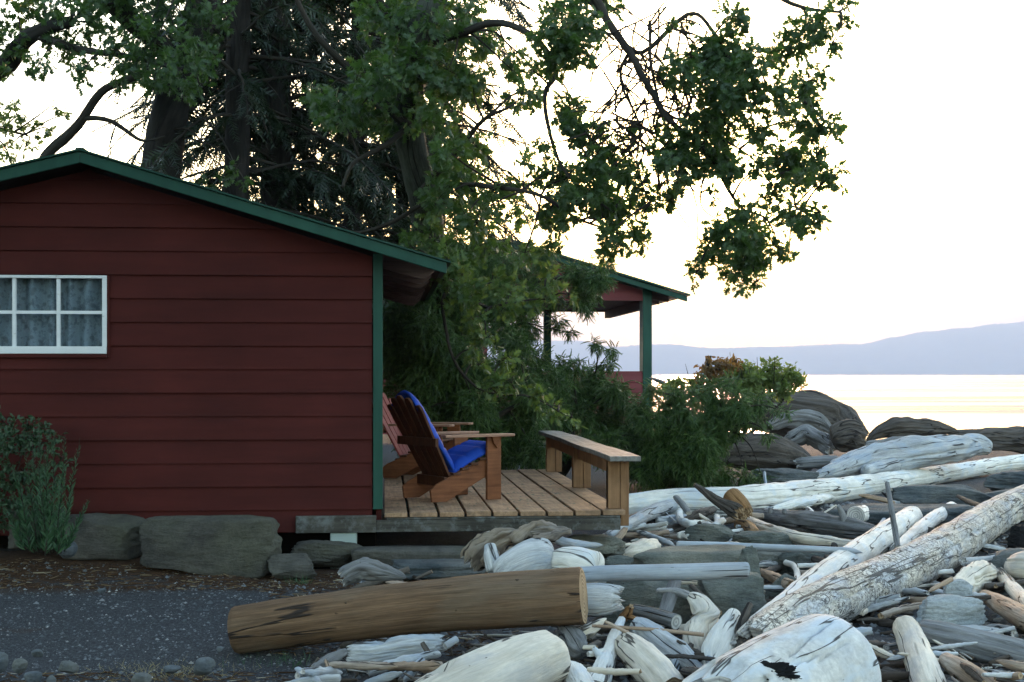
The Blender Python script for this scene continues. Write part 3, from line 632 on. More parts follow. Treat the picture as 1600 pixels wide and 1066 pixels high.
# ---------------------------------------------------------------- driftwood
def catmull(P, t):
    n = len(P)-1; s = t*n; i = min(int(s), n-1); f = s-i
    p0, p1, p2, p3 = P[max(i-1, 0)], P[i], P[i+1], P[min(i+2, n)]
    return tuple(.5*((2*b)+(-a+c)*f+(2*a-5*b+4*c-d)*f*f+(-a+3*b-3*c+d)*f**3) for a, b, c, d in zip(p0, p1, p2, p3))
def logtube(b, P, ends, lump, flute, seed, nseg, mat_end=1, oval=1.0, hollow=None, noc=False):
    L = sum((Vector(P[i+1][:3])-Vector(P[i][:3])).length for i in range(len(P)-1)); rm = max(p[3] for p in P)
    k = int(max(8, min(90, L/(rm*.22)))); C_ = [catmull(P, i/k) for i in range(k+1)]
    pts = []; acc = 0.
    for i in range(k+1):
        c = Vector(C_[i][:3]); acc += (c-pts[-1][0]).length if pts else 0; pts.append((c, max(.003, C_[i][3]), acc))
    L = acc
    # extra rings at rounded ends
    Rg = []
    for e, (c, r, s) in ((0, pts[0]), (1, pts[-1])): pass
    def shape(s, r):
        f = 1.
        for e, t in ((ends[0], max(0., s)), (ends[1], max(0., L-s))):
            if e == 'r': q = r*.55; f *= max(0., 1-(1-min(1, t/q))**2.6)**(1/2.2) if t < q else 1
            elif e == 'p': q = r*3.2; f *= (min(1, t/q))**.6
            elif e == 'c': f *= 1 if t > .012 else .955
            elif e == 'b': q = r*.6; f *= .86+.14*min(1, t/q)
        return f
    ss = [p[2] for p in pts]; r0, r1 = pts[0][1], pts[-1][1]
    ex = [0.]+[r0*x for x in (.03, .1, .22, .4, .65)]+[L-r1*x for x in (.65, .4, .22, .1, .03)]+[L]
    if ends[0] == 'c': ex.append(.012)
    if ends[1] == 'c': ex.append(L-.012)
    allS = sorted(set([round(x, 5) for x in ss if r0*.7 < x < L-r1*.7]+[round(x, 5) for x in ex if 0 <= x <= L]))
    def at(s):
        s = max(0, min(L, s))
        for i in range(len(ss)-1):
            if s <= ss[i+1] or i == len(ss)-2:
                f = (s-ss[i])/(ss[i+1]-ss[i]+1e-9); return pts[i][0].lerp(pts[i+1][0], f), pts[i][1]*(1-f)+pts[i+1][1]*f
    vs = []; gp = []; up = Vector((.1, .15, 1)); cr_ = random.Random(int(seed*10))
    gr = [(cr_.uniform(0, 6.283), cr_.uniform(-.1, .5), cr_.uniform(.45, 1.1), cr_.uniform(.07, .17), cr_.uniform(0, 9)) for _ in range(3)] if nseg >= 60 and lump > .01 and not noc else []
    for s in allS:
        c, r = at(s); a_, _ = at(s-.03*L); b_, _ = at(s+.03*L); t = (b_-a_).normalized()
        u = up-t*up.dot(t)
        if u.length < .15: u = Vector((1, .2, 0)); u -= t*u.dot(t)
        u.normalize(); bb = t.cross(u); f = shape(s, r)
        jag = 0.
        for j in range(nseg):
            a = 2*math.pi*j/nseg; ca, sa = math.cos(a), math.sin(a)
            q = 1+lump*(nz(ca*1.1+seed, sa*1.1, s/rm*.45)+.5*nz(ca*2.2, sa*2.2+seed, s/rm*1.1))+flute*min(1, L/rm*.16)*nz(ca*3.5+seed, sa*3.5, s/rm*.12)+flute*.55*nz(ca*8+seed, sa*8, s/rm*.13)+.25*flute*nz(ca*5+seed, sa*5, s/rm*1.6)
            for (ga, g0, g1, gd, gw) in gr:
                if g0*L < s < g1*L:
                    da = a-ga-.22*nz(s/rm*.5+gw, gw); da = abs(math.atan2(math.sin(da), math.cos(da)))
                    if da < 3.3/nseg*1.1: q -= gd*min(1, 4*min(s/L-g0, g1-s/L)/(g1-g0)*1.6)
            if hollow: 
                for (hs, ha, hr) in hollow:
                    dd = math.hypot((s-hs*L)/rm, (math.atan2(math.sin(a-ha), math.cos(a-ha)))*.9)/hr
                    if dd < 1: q -= .45*(1-dd*dd)
            ju = 0.
            if (ends[0] == 'b' and s < r0*.5) or (ends[1] == 'b' and s > L-r1*.5):
                sg = -1 if s < L/2 else 1; ju = sg*r*.7*(nz(ca*2.5+seed*2, sa*2.5)+.6*nz(ca*7, sa*7, seed))
            vs.append(c+t*ju+(u*ca*oval+bb*sa)*(r*q*f)); gp.append((ca*r, sa*r, s))
    n = len(allS); fs = [(i*nseg+j, i*nseg+(j+1) % nseg, (i+1)*nseg+(j+1) % nseg, (i+1)*nseg+j)[::-1] for i in range(n-1) for j in range(nseg)]
    b.add(vs, fs, gp, 0, True)
    for (e, idx, rev) in ((ends[0], 0, False), (ends[1], n-1, True)):
        ring = vs[idx*nseg:(idx+1)*nseg]; c = sum(ring, Vector())/nseg; inn = []
        t = (at(.01)[0]-at(0)[0]).normalized() if idx == 0 else (at(L)[0]-at(L-.01)[0]).normalized()
        rr2 = at(0 if idx == 0 else L)[1]
        for fr in (.66, .33):
            for v in ring:
                p = c+(v-c)*fr
                if e == 'b': p += t*((-1 if idx else 1)*rr2*.35*(1-fr)+rr2*.35*nz(p.x*9/rr2*.1, p.y*30, p.z*30))
                inn.append(p)
        vv = ring+inn+[c+(t*((-1 if idx else 1)*rr2*.3) if e == 'b' else Vector())]
        g = []
        for kk, fr in enumerate((1, .66, .33)): g += [(math.cos(2*math.pi*j/nseg)*rr2*fr*shape(0 if idx == 0 else L, rr2), math.sin(2*math.pi*j/nseg)*rr2*fr, 0) for j in range(nseg)]
        g.append((0, 0, 0)); fs = []
        for kk in range(2): fs += [(kk*nseg+j, kk*nseg+(j+1) % nseg, (kk+1)*nseg+(j+1) % nseg, (kk+1)*nseg+j) for j in range(nseg)]
        fs += [(2*nseg+j, 2*nseg+(j+1) % nseg, 3*nseg) for j in range(nseg)]
        if rev: fs = [f[::-1] for f in fs]
        b.add(vv, fs, g, mat_end if e in 'cb' else 0, False)
def res(p, base=None):
    px, py, rp = p[:3]; q = p[3] if len(p) > 3 else base
    d = q if q > 5 else F*(H-q)/(py+rp-HZ)
    c = W(px, py, d); return (c.x, c.y, c.z, rp*d/F)
lid = [0]
def D(label, pts, base=0., mat='silver', ends='cc', lump=.15, flute=.045, name='driftwood_log', cat='driftwood', br=(), end=None, seg=None, oval=1., hollow=None, group=None):
    lid[0] += 1; P = [res(p, base) for p in pts]; rp = max(p[2] for p in pts)
    b = MB(); ns = seg or (14 if rp < 6 else 26 if rp < 10 else 84 if rp < 40 else 110)
    logtube(b, P, ends, lump, flute, lid[0]*3.7, ns, 1, oval, hollow)
    for (bp, e) in br: logtube(b, [res(p, base) for p in bp], e, lump, flute, lid[0]*1.9, 14)
    e = end or ('end_tan' if mat in ('tan', 'hewn', 'orange', 'dark', 'cream') else 'end_grey')
    o = b.build(name, [MT[mat], MT[e]]); return tag(o, label, cat, group)
# --- foreground
D('long brown peeled log with sawn ends across the foreground', [(368, 985, 37, 8.25), (500, 967, 39.5, 8.18), (700, 945, 42, 8.06), (912, 931, 44.5, 7.92)], 0, 'hewn', 'cc', .035, .02, cat='log', end='end_tan', seg=110)
stump = D('huge grey bulbous log with a burnt hollow at the bottom edge', [(1318, 1035, 86, 7.15), (1270, 1062, 95, 6.95), (1200, 1098, 96, 6.65), (1120, 1135, 88, 6.3)], 0, 'stump', 'rb', .045, .012, cat='driftwood log', seg=140)
bh = rockmesh('burnt_hollow', (.125, .035, .05), MT['blackrock'], 77, 0., .55, 0); bh.location = W(1196, 1058, 6.39); bh.rotation_euler = (.5, -.12, 0); bh.parent = stump

D('long pitted pale log running diagonally to the right edge', [(1690, 735, 23), (1620, 775, 25), (1560, 804, 27), (1480, 855, 32), (1415, 890, 35), (1350, 918, 37), (1290, 945, 39), (1230, 975, 39), (1175, 1008, 34)], -.03, 'pitted', 'cb', .07, .03, cat='driftwood log', seg=110)
D('smooth white log lying behind the pitted one, round end up', [(1426, 806, 16), (1390, 833, 20), (1340, 868, 23), (1280, 908, 23), (1215, 955, 19), (1165, 985, 12)], .02, 'white', 'rp', .08, .03)
D('thinner white log parallel to the pitted one, blunt end up', [(1488, 793, 9.5), (1460, 810, 11), (1430, 834, 11), (1400, 860, 10)], .06, 'white', 'rc', .08)
D('thin grey stick standing upright against the pitted log', [(1386, 755, 3.6, 11.2), (1392, 790, 4.2, 11.0), (1398, 825, 4.6, 10.8), (1403, 856, 4.8, 10.6)], .0, 'grey', 'cc', .1, name='driftwood_stick', cat='stick')
D('long bleached white log stretching behind the beach wood', [(960, 795, 20), (1060, 787, 23), (1160, 785, 24.5), (1250, 773, 22), (1330, 763, 18.5), (1400, 752, 16), (1480, 740, 13.5), (1560, 727, 12.5), (1640, 718, 13)], .0, 'white', 'bc', .09, .05, seg=90)
D('upright pale log with cracks right of the huge grey log', [(1413, 976, 19, 8.1), (1428, 1010, 23, 7.8), (1444, 1050, 26, 7.4), (1458, 1090, 28, 7.1)], 0, 'cream', 'rc', .06, .03, seg=90)
D('rounded tan log pointing to the lower right corner', [(1476, 1030, 11, 7.5), (1500, 1046, 17, 7.3), (1535, 1070, 20, 7.1), (1570, 1100, 21, 6.9)], 0, 'tan', 'rc', .08)
D('broad grey log lying across the lower right corner', [(1440, 988, 21, 8.2), (1480, 998, 25, 8.1), (1540, 1013, 27, 8.0), (1640, 1040, 28, 7.8)], 0, 'grey', 'cc', .08, .07, seg=90)
D('grey log under the broad one at the bottom right edge', [(1550, 1055, 9, 7.3), (1600, 1072, 12, 7.2), (1660, 1095, 13, 7.)], 0, 'silver', 'bc')
D('hollow broken pale log end beside the pitted log', [(1490, 925, 14), (1508, 910, 18), (1530, 898, 20), (1546, 895, 14)], .0, 'cream', 'br', .25, .1, hollow=[(.35, 1.5, .6)])
D('smooth tan log entering from the right edge', [(1537, 930, 9), (1565, 946, 15), (1600, 966, 18), (1650, 992, 19)], .0, 'tan', 'rc', .06)
D('slim pale log slanting above the smooth tan one', [(1548, 878, 7), (1570, 905, 10), (1600, 938, 12), (1650, 985, 13)], .0, 'cream', 'rc', .06)
D('thick round log end cut by the right edge', [(1588, 886, 20), (1610, 888, 27), (1660, 893, 28)], .0, 'cream', 'rc', .06)
D('thin grey branch bridging to the right edge', [(1505, 878, 7), (1540, 874, 5), (1592, 865, 4)], .12, 'silver', 'bp')
D('brown splinter lying on the slab below the long white log', [(1496, 775, 2.5), (1512, 783, 4), (1532, 792, 5)], .1, 'dark', 'pc')
D('short pale stub beside the blunt white log', [(1488, 806, 6), (1520, 797, 6)], .05, 'silver', 'cc')
D('narrow blue grey board leaning by the white log', [(1383, 808, 2.6), (1372, 825, 4), (1358, 846, 5)], .08, 'silver', 'pc', oval=.4)
D('knobby brown grey log behind the long plank', [(1160, 802, 7), (1200, 808, 12), (1250, 815, 17), (1310, 824, 18), (1345, 830, 15), (1372, 834, 9)], .0, 'grey', 'br', .18, .1, br=[([(1320, 818, 7, 13.3), (1316, 803, 5, 13.3), (1310, 790, 3, 13.3)], 'bb'), ([(1203, 803, 4, 13.6), (1204, 793, 3, 13.6)], 'rr'), ([(1225, 803, 4, 13.6), (1226, 795, 3, 13.6)], 'rr')])
D('white round sawn log end facing the viewer', [(1337, 806, 14.5, 14.0), (1350, 803, 13.5, 14.7)], .0, 'white', 'cc', .04, .02)
D('flat white split slab of driftwood below the long log', [(1190, 801, 4), (1225, 792, 9), (1265, 783, 11), (1297, 776, 7)], .05, 'white', 'pr', .15, .1, oval=.7, br=[([(1262, 795, 4), (1272, 803, 3)], 'bb')])
D('long weathered blue grey plank tapering to a point', [(1057, 851, 8), (1120, 853, 9), (1200, 856, 8.5), (1290, 859, 7.5), (1330, 861, 7), (1348, 864, 3)], .2, 'blueg', 'rp', .05, .05, cat='plank', oval=.7)
D('straight blue grey pole with a sawn end', [(890, 899, 12), (950, 896, 12.5), (1060, 894, 13), (1168, 891, 13)], .33, 'blueg', 'cc', .02, .015, cat='pole', seg=36)
D('long pale curved branch with an orange tip', [(1133, 803, 3.5), (1165, 811, 6), (1200, 827, 9), (1250, 841, 10), (1300, 847, 8.5), (1342, 853, 6)], .06, 'cream', 'br', .12)
D('rounded orange brown short log', [(1153, 820, 8), (1168, 823, 10), (1180, 834, 8)], .05, 'orange', 'rr', .1)
D('brown paddle shaped log end standing up', [(1139, 771, 13, 13.9), (1151, 786, 14.5, 13.8), (1166, 803, 12, 13.7)], .0, 'orange', 'rb', .06, .02, oval=1.15)
D('brown forked snag reaching up and left', [(1085, 757, 3, 13.7), (1104, 771, 5.5, 13.7), (1128, 787, 9, 13.6), (1155, 802, 13, 13.5)], .04, 'dark', 'bb', .2, .15, br=[([(1104, 771, 4, 13.7), (1098, 760, 3, 13.7)], 'bp')])
D('stubby dark grey post tilted against the long white log', [(1056, 777, 6, 14.), (1066, 788, 6.5, 13.9), (1076, 802, 6, 13.8)], .06, 'grey', 'cc', oval=.7)
D('dark wedge of driftwood above the curly root', [(1070, 812, 4), (1095, 803, 8), (1118, 795, 5)], .1, 'dark', 'bp')
D('white curly root in the middle of the pile', [(1062, 798, 4.5), (1063, 812, 6), (1078, 819, 6.5), (1098, 818, 5.5), (1114, 823, 6), (1130, 813, 5)], .08, 'white', 'rr', .2, br=[([(1120, 808, 5), (1122, 820, 5)], 'rr')])
D('pale driftwood stub lying below the orange log', [(1131, 834, 4.5), (1150, 832, 5.5), (1172, 829, 4.5)], .04, 'white', 'bc')
D('knotted white scrap left of the long plank', [(1058, 838, 5), (1068, 836, 7), (1078, 840, 5)], .03, 'white', 'rb', .3)
D('grey log slanting down from the deck corner', [(950, 836, 5.5), (985, 818, 9), (1020, 800, 11), (1062, 786, 10)], .08, 'silver', 'rc', .1)
D('tan split plank behind the slanting grey log', [(945, 822, 5), (985, 808, 6), (1025, 793, 5)], .12, 'tan', 'bb', oval=.6)
D('bluish round log between the snag and slanting log', [(1025, 815, 7), (1060, 812, 8), (1085, 808, 6)], .02, 'silver', 'rc')
D('cream coloured broken wood chunk on the debris', [(972, 869, 6), (990, 863, 11), (1010, 856, 14), (1024, 853, 10)], .03, 'cream', 'br', .2)
D('thin straight twig leaning above the debris', [(1026, 788, 1.2), (1055, 815, 1.6)], .1, 'silver', 'cc', name='driftwood_stick', cat='stick')
D('brown plank fragment behind the pale scraps', [(1035, 828, 5), (1062, 824, 6), (1095, 818, 5)], .0, 'dark', 'bb')
D('long thin grey stick behind the cream chunk', [(1010, 836, 2.5), (1050, 829, 3.5)], .05, 'silver', 'bb', name='driftwood_stick', cat='stick')
D('flat grey plank resting on the flat topped boulder', [(1022, 873, 3.5), (1060, 869, 4.5), (1105, 866, 3)], .22, 'silver', 'pp', oval=.5)
D('weathered plank standing in front of the shadowed boulder', [(1057, 903, 9, 8.7), (1047, 932, 11, 8.55), (1036, 966, 10, 8.4)], 0, 'grey', 'cb', .1, .15, cat='plank', oval=.45)
D('dark purple grey log with a cut end facing right', [(988, 952, 9, 8.3), (1020, 960, 11, 8.2), (1057, 972, 12.5, 8.05)], 0, 'grey', 'rc', .04, .02)
D('cracked silver forked log in the centre of the pile', [(990, 974, 12, 8.0), (1008, 986, 19, 7.95), (1040, 1010, 21, 7.8), (1070, 1032, 22, 7.65), (1108, 1062, 13, 7.5)], 0, 'silver', 'cp', .12, .08, seg=90, br=[([(1062, 1028, 14, 7.7), (1054, 1045, 10, 7.6), (1048, 1064, 7, 7.55)], 'rb')], hollow=[(.58, .3, .25)])
D('knotty cream stump with two dark hollows', [(1078, 932, 9, 8.2), (1092, 942, 16, 8.15), (1104, 965, 21, 8.1), (1093, 988, 22, 8.05), (1083, 1010, 17, 7.95), (1086, 1034, 13, 7.9)], 0, 'cream', 'rb', .22, .1, seg=90, hollow=[(.48, 3.6, .55), (.32, 4.0, .4)])
D('white pointed log with a long black crack', [(1148, 955, 9, 8.0), (1138, 982, 20, 7.9), (1122, 1015, 25, 7.75), (1108, 1046, 20, 7.6), (1098, 1072, 13, 7.5)], 0, 'white', 'rp', .08, .05, seg=90)
D('twisted purple brown branch beside the white pointed log', [(1173, 943, 5, 7.9), (1163, 962, 6, 7.85), (1155, 985, 6.5, 7.8), (1156, 1010, 6, 7.7), (1168, 1038, 7, 7.6)], 0, 'dark', 'rb', .25)
D('tan knobby log rising from the bottom edge', [(968, 1000, 10, 7.8), (985, 1012, 23, 7.7), (1012, 1040, 28, 7.45), (1050, 1085, 30, 7.2)], 0, 'cream', 'rc', .14, .06, seg=90)
D('white branching log at the bottom left of the pile', [(972, 967, 6, 8.1), (963, 988, 9, 7.95), (954, 1015, 11, 7.75), (944, 1042, 16, 7.55), (930, 1080, 20, 7.3)], 0, 'white', 'rc', .14, br=[([(948, 1035, 7, 7.6), (935, 1022, 6, 7.6), (928, 1012, 4, 7.6)], 'rb')])
D('blunt white log end at the bottom edge', [(892, 1052, 20, 7.5), (900, 1062, 23, 7.35), (915, 1090, 24, 7.1)], 0, 'white', 'rc', .1)
D('thin tan lath lying across the pile', [(925, 978, 2.6, 7.9), (1010, 983, 2.8, 7.85), (1100, 992, 3.4, 7.8)], 0, 'tan', 'cc', .03, name='driftwood_stick', cat='stick')
D('short tan stick crossing the lath', [(945, 971, 2.5, 7.8), (985, 991, 3, 7.75)], 0, 'tan', 'cc', name='driftwood_stick', cat='stick')
D('small orange root between the pole and the silver log', [(965, 974, 4, 8.2), (977, 962, 7, 8.15), (987, 948, 5, 8.1)], 0, 'orange', 'bb', .4, br=[([(977, 962, 5, 8.15), (998, 968, 4, 8.1)], 'bp')])
D('grey knotty log end under the brown log', [(880, 985, 12, 8.0), (893, 1000, 20, 7.9), (908, 1020, 12, 7.8)], 0, 'grey', 'br', .3)
D('pale branch poking out below the brown log end', [(895, 998, 9, 7.95), (920, 985, 10, 8.0), (948, 966, 5, 8.1)], 0, 'cream', 'bp', .2)
D('short round peg beside the white branching log', [(912, 1012, 3.6, 7.8), (932, 1012, 3.8, 7.75)], 0, 'cream', 'cc', name='driftwood_stick', cat='stick')
D('pale blue grey wood block touching the brown log end', [(905, 938, 24, 8.25), (935, 937, 27, 8.2), (968, 936, 20, 8.2)], 0, 'silver', 'cb', .14, .02, seg=90)
D('cracked white log end behind the brown log', [(872, 880, 24, 8.9), (900, 882, 27, 8.78), (932, 890, 28, 8.65)], 0, 'white', 'br', .12, .02, seg=90)
D('rounded grey stump behind the middle of the brown log', [(775, 905, 22, 8.9), (800, 892, 31, 8.9), (835, 876, 33, 8.9), (868, 872, 26, 8.9)], 0, 'silver', 'rr', .15, .02, name='driftwood_stump', seg=90)
D('gnarled brown root mass on top of the grey stump', [(735, 880, 14, 9.2), (758, 855, 16, 9.2), (790, 840, 13, 9.2), (825, 832, 9, 9.2), (860, 830, 7, 9.15), (893, 828, 4, 9.1)], 0, 'rootgrey', 'bp', .8, .22, name='driftwood_root', br=[([(770, 860, 13, 9.1), (765, 880, 14, 9.05)], 'rr'), ([(800, 845, 9, 9.1), (835, 822, 8, 9.2), (870, 826, 6, 9.2)], 'rr'), ([(790, 868, 7, 9.), (840, 845, 8, 9.), (893, 829, 5, 9.)], 'rr'), ([(740, 850, 8, 9.2), (765, 838, 9, 9.2)], 'rb')])
D('pale blue pointed branch right of the root mass', [(862, 840, 7, 9.2), (895, 850, 7, 9.1), (942, 852, 3, 9.)], 0, 'silver', 'rp', .2)
D('upright grey knob at the left of the root mass', [(765, 850, 8, 9.), (768, 870, 12, 8.95), (772, 895, 12, 8.9)], 0, 'silver', 'rr', .15, name='driftwood_stump')
D('low grey root behind the left half of the brown log', [(535, 905, 14, 9.0), (565, 890, 15, 9.), (600, 895, 16, 8.95), (635, 903, 10, 8.9)], 0, 'grey', 'bp', .45, .08, name='driftwood_root', br=[([(560, 885, 9, 9.), (580, 878, 8, 9.05)], 'rr')])
D('blackened stick lying by the low grey root', [(648, 905, 2.5, 8.8), (675, 893, 3, 8.8)], 0, 'dark', 'pc', name='driftwood_stick', cat='stick')
D('broken grey log with torn end beneath the brown log', [(548, 1022, 16, 7.9), (580, 1022, 20, 7.85), (640, 1013, 20, 7.8), (692, 1005, 15, 7.8)], 0, 'silver', 'bb', .25, .15, seg=90, hollow=[(.4, .4, .5)])
D('wide pale log with a long crack at the bottom edge', [(870, 1024, 43, 7.35), (810, 1048, 51, 7.15), (730, 1082, 53, 6.9), (650, 1118, 50, 6.7)], 0, 'cream', 'rb', .1, .02, seg=110, hollow=[(.78, .2, .35)])
D('short blue grey stick under the brown log', [(695, 1010, 6, 7.7), (715, 998, 6, 7.75)], 0, 'silver', 'cr')
D('charred stub wedged beside the wide pale log', [(660, 1005, 4, 7.6), (672, 1025, 5, 7.55)], 0, 'dark', 'cc')
D('slanting blue grey driftwood scrap near the bottom edge', [(628, 1062, 7, 7.3), (648, 1045, 8, 7.35), (662, 1032, 7, 7.4)], 0, 'silver', 'br')
D('grey weathered scrap under the left end of the brown log', [(490, 1045, 6, 7.5), (515, 1030, 9, 7.6), (540, 1018, 6, 7.7)], 0, 'grey', 'bb', .3)
D('narrow dark driftwood scrap below the torn log', [(575, 1048, 5, 7.4), (605, 1056, 6, 7.35)], 0, 'grey', 'bp')
D('curled pale root tip lying on the gravel', [(508, 1030, 2.5, 7.5), (515, 1045, 4, 7.4), (525, 1058, 5, 7.35)], 0, 'tan', 'pb')
D('curved white branch like a bent pipe', [(1226, 866, 4.4), (1227, 878, 4.6), (1240, 884, 4.6), (1246, 898, 5), (1242, 920, 6), (1232, 942, 6)], .08, 'white', 'cr', .06)
D('mossy tan log end left of the curved white branch', [(1188, 893, 5), (1208, 902, 8), (1236, 915, 9)], .08, 'tan', 'bb', .15)
D('thin white stick right of the curved white branch', [(1246, 884, 3.4), (1292, 883, 3.8)], .15, 'white', 'cr', name='driftwood_stick', cat='stick')
D('pinkish stick under the thin white one', [(1245, 895, 4), (1270, 897, 5.5), (1290, 894, 4.5)], .08, 'tan', 'rr', name='driftwood_stick', cat='stick')
D('blue grey rotten branch resting across the pitted log', [(1182, 968, 6, 8.0), (1205, 973, 9, 8.), (1235, 970, 9, 8.), (1262, 962, 5, 8.05)], 0, 'silver', 'bp', .15)
D('charred knotty root left of the huge grey log', [(1165, 1010, 10, 7.7), (1180, 992, 14, 7.8), (1200, 985, 10, 7.9)], 0, 'dark', 'bb', .45)
D('brown branch pair behind the thin white stick', [(1255, 868, 4), (1280, 876, 6), (1302, 884, 6)], .1, 'dark', 'bb', .1, br=[([(1285, 868, 5), (1312, 884, 6)], 'bc')])
D('grey plank end under the huge grey log', [(1385, 1012, 8, 7.9), (1410, 1006, 8, 7.95)], 0, 'grey', 'cc', oval=.6)
D('dark log under the huge grey log at the bottom', [(1380, 1050, 9, 7.5), (1420, 1062, 10, 7.4), (1440, 1080, 10, 7.3)], 0, 'dark', 'cc')
D('knotted grey root below the pale blue stone', [(1540, 985, 7, 8.3), (1560, 983, 9, 8.3), (1585, 990, 7, 8.2)], 0, 'grey', 'rb', .4)
D('tan splinter under the pitted log', [(1450, 925, 3, 9.2), (1487, 905, 4, 9.3)], 0, 'tan', 'pc', name='driftwood_stick', cat='stick')
D('brown twig in front of the small pale stone', [(1480, 936, 2.5, 8.9), (1548, 933, 3.5, 8.9)], 0, 'dark', 'cc', name='driftwood_stick', cat='stick')
D('grey log half buried below the mossy tan end', [(1190, 925, 6), (1225, 930, 8)], .0, 'grey', 'cc')
D('slim brown log in the shade of the big boulder', [(1080, 915, 3.5, 8.6), (1125, 958, 4.5, 8.3)], 0, 'dark', 'cc')
D('pale stub under the blue grey pole', [(1063, 908, 5, 8.8), (1088, 909, 5, 8.8)], 0, 'cream', 'rb')
D('forked silver branch behind the standing plank', [(1027, 923, 4, 8.6), (1060, 925, 6, 8.55), (1095, 940, 5, 8.4)], 0, 'silver', 'bp', .2)
# --- smaller pieces filling the jumble
frd = random.Random(12)
KF = (('silver', 'silver grey'), ('white', 'bleached'), ('tan', 'tan'), ('dark', 'dark'), ('cream', 'cream'))
PL = iter(('in the jumble by the deck corner', 'near the silver forked log', 'left of the pitted log', 'right of the pitted log', 'below the long brown log', 'behind the brown log', 'between white log and plank', 'on the far right slabs'))
for (n_, fx0, fx1, fy0, fy1) in ((46, 960, 1240, 800, 900), (26, 930, 1230, 900, 1066), (30, 1230, 1420, 850, 1066), (26, 1420, 1600, 880, 1066), (16, 480, 900, 1035, 1066), (14, 560, 760, 880, 925), (16, 1100, 1400, 770, 860), (10, 1380, 1600, 740, 860)):
    pl_ = next(PL)
    for _ in range(n_):
        x, y = frd.uniform(fx0, fx1), frd.uniform(fy0, fy1); L = frd.uniform(14, 46)*(1 if y < 900 else 1.4); a = frd.gauss(0, .55)+(math.pi if frd.random() < .5 else 0)
        r = frd.uniform(2.2, 6)*(1 if y < 900 else 1.4); bz = frd.uniform(-.02, .07); d0 = F*(H-bz)/(y+r-HZ); dz = frd.uniform(-.25, .25)
        k_, cn_ = KF[frd.choice((0, 0, 0, 1, 2, 3, 3, 4))]; sz_ = 'thick' if r > 5.2 else 'slim' if r < 3.6 else 'short'; tl_ = 'lying level' if abs(math.sin(a)) < .25 else ('slanting right' if math.sin(a)*math.cos(a) < 0 else 'slanting left'); lb = f'{sz_} {cn_} driftwood stick {tl_} {pl_}'; e_ = frd.choice(('bb', 'bb', 'cp', 'cb', 'pp', 'bp', 'rp'))
        bn_ = frd.uniform(-.2, .2)*L; dx, dy = math.cos(a)*L, math.sin(a)*L*.5
        if d0 < 6.6: continue
        D(lb, [(x-dx, y-dy, r*frd.uniform(.5, 1), d0-dz), (x, y+bn_*.4, r, d0), (x+dx, y+dy, r*frd.uniform(.4, 1), d0+dz)], 0, k_, e_, .3, .2, name='driftwood_stick', cat='stick', seg=12, group='small sticks in the driftwood jumble')
# --- far pile
D('great grey weathered stump hump beside the water', [(1160, 645, 22, 27), (1205, 645, 32, 27), (1260, 652, 36, 26.5), (1310, 662, 30, 26.5), (1345, 680, 16, 26)], 0, 'dark', 'br', .3, .12, name='driftwood_stump', cat='driftwood stump', seg=110)
D('curling split grey root below the great stump', [(1205, 665, 8, 25), (1240, 652, 12, 25), (1280, 658, 11, 25), (1305, 680, 7, 25)], 0, 'grey', 'bp', .25, .2, name='driftwood_root')
D('dark layered stump lying behind the long white log', [(1118, 712, 14, 20), (1150, 708, 26, 20), (1200, 709, 32, 20), (1240, 716, 24, 20), (1270, 730, 10, 20)], 0, 'dark', 'br', .25, .14, name='driftwood_stump', cat='driftwood stump', seg=90)
D('broken round stump between the hump and silver log', [(1300, 690, 18, 22), (1325, 682, 22, 22), (1350, 690, 17, 22)], 0, 'dark', 'rb', .35, .2, name='driftwood_stump', cat='driftwood stump', seg=90)
D('jumbled grey wood under the great stump', [(1230, 690, 10, 23), (1265, 680, 15, 23), (1300, 700, 12, 22.5)], 0, 'grey', 'bb', .4, .2)
D('low grey log behind the layered stump', [(1245, 725, 9, 19.5), (1300, 722, 10, 19.5), (1330, 730, 8, 19.5)], 0, 'grey', 'bb', .15)
D('large silver root log with a split fan at its left end', [(1262, 750, 5, 18.5), (1300, 738, 14, 18.7), (1350, 722, 22, 19), (1410, 712, 25, 19.3), (1470, 703, 22, 19.6), (1520, 696, 18, 20), (1550, 702, 9, 20)], 0, 'silver', 'pr', .28, .06, seg=90, br=[([(1300, 730, 9, 19), (1345, 712, 12, 19.2), (1400, 700, 10, 19.4)], 'bp'), ([(1350, 738, 10, 18.6), (1400, 725, 12, 19)], 'rr')])
D('dark beached root hump on the waterline', [(1352, 690, 6, 26), (1375, 675, 13, 26), (1410, 668, 16, 26), (1455, 669, 13, 26), (1500, 675, 5, 26)], 0, 'dark', 'pp', .3, .2, name='driftwood_root')
D('grey rubble log before the dark root hump', [(1350, 700, 8, 24), (1400, 694, 10, 24), (1450, 690, 8, 24)], 0, 'grey', 'bb', .35, .2)
D('dark log heap at the far right edge', [(1500, 690, 10, 24), (1550, 688, 15, 24), (1640, 692, 20, 24)], 0, 'dark', 'pc', .3, .15)
D('low dark log on the horizon line at far right', [(1480, 678, 5, 28), (1560, 676, 8, 28), (1660, 674, 9, 28)], 0, 'dark', 'pc', .2)
D('grey snag with splayed roots near the porch of the far cabin', [(1068, 650, 8, 22), (1052, 622, 6, 22), (1038, 600, 4, 22), (1014, 590, 1.5, 22)], 0, 'grey', 'pp', .3, name='driftwood_snag', br=[([(1058, 640, 5, 22), (1040, 618, 4, 22), (1022, 610, 1.5, 22)], 'rp'), ([(1060, 640, 5, 22), (1062, 615, 4, 22), (1040, 590, 1.5, 22)], 'rp')])
D('thin pale stake standing by the bush over the white log', [(1194, 738, 2.5, 17), (1197, 762, 2.5, 16.8)], 0, 'silver', 'cc', name='driftwood_stick', cat='stick')
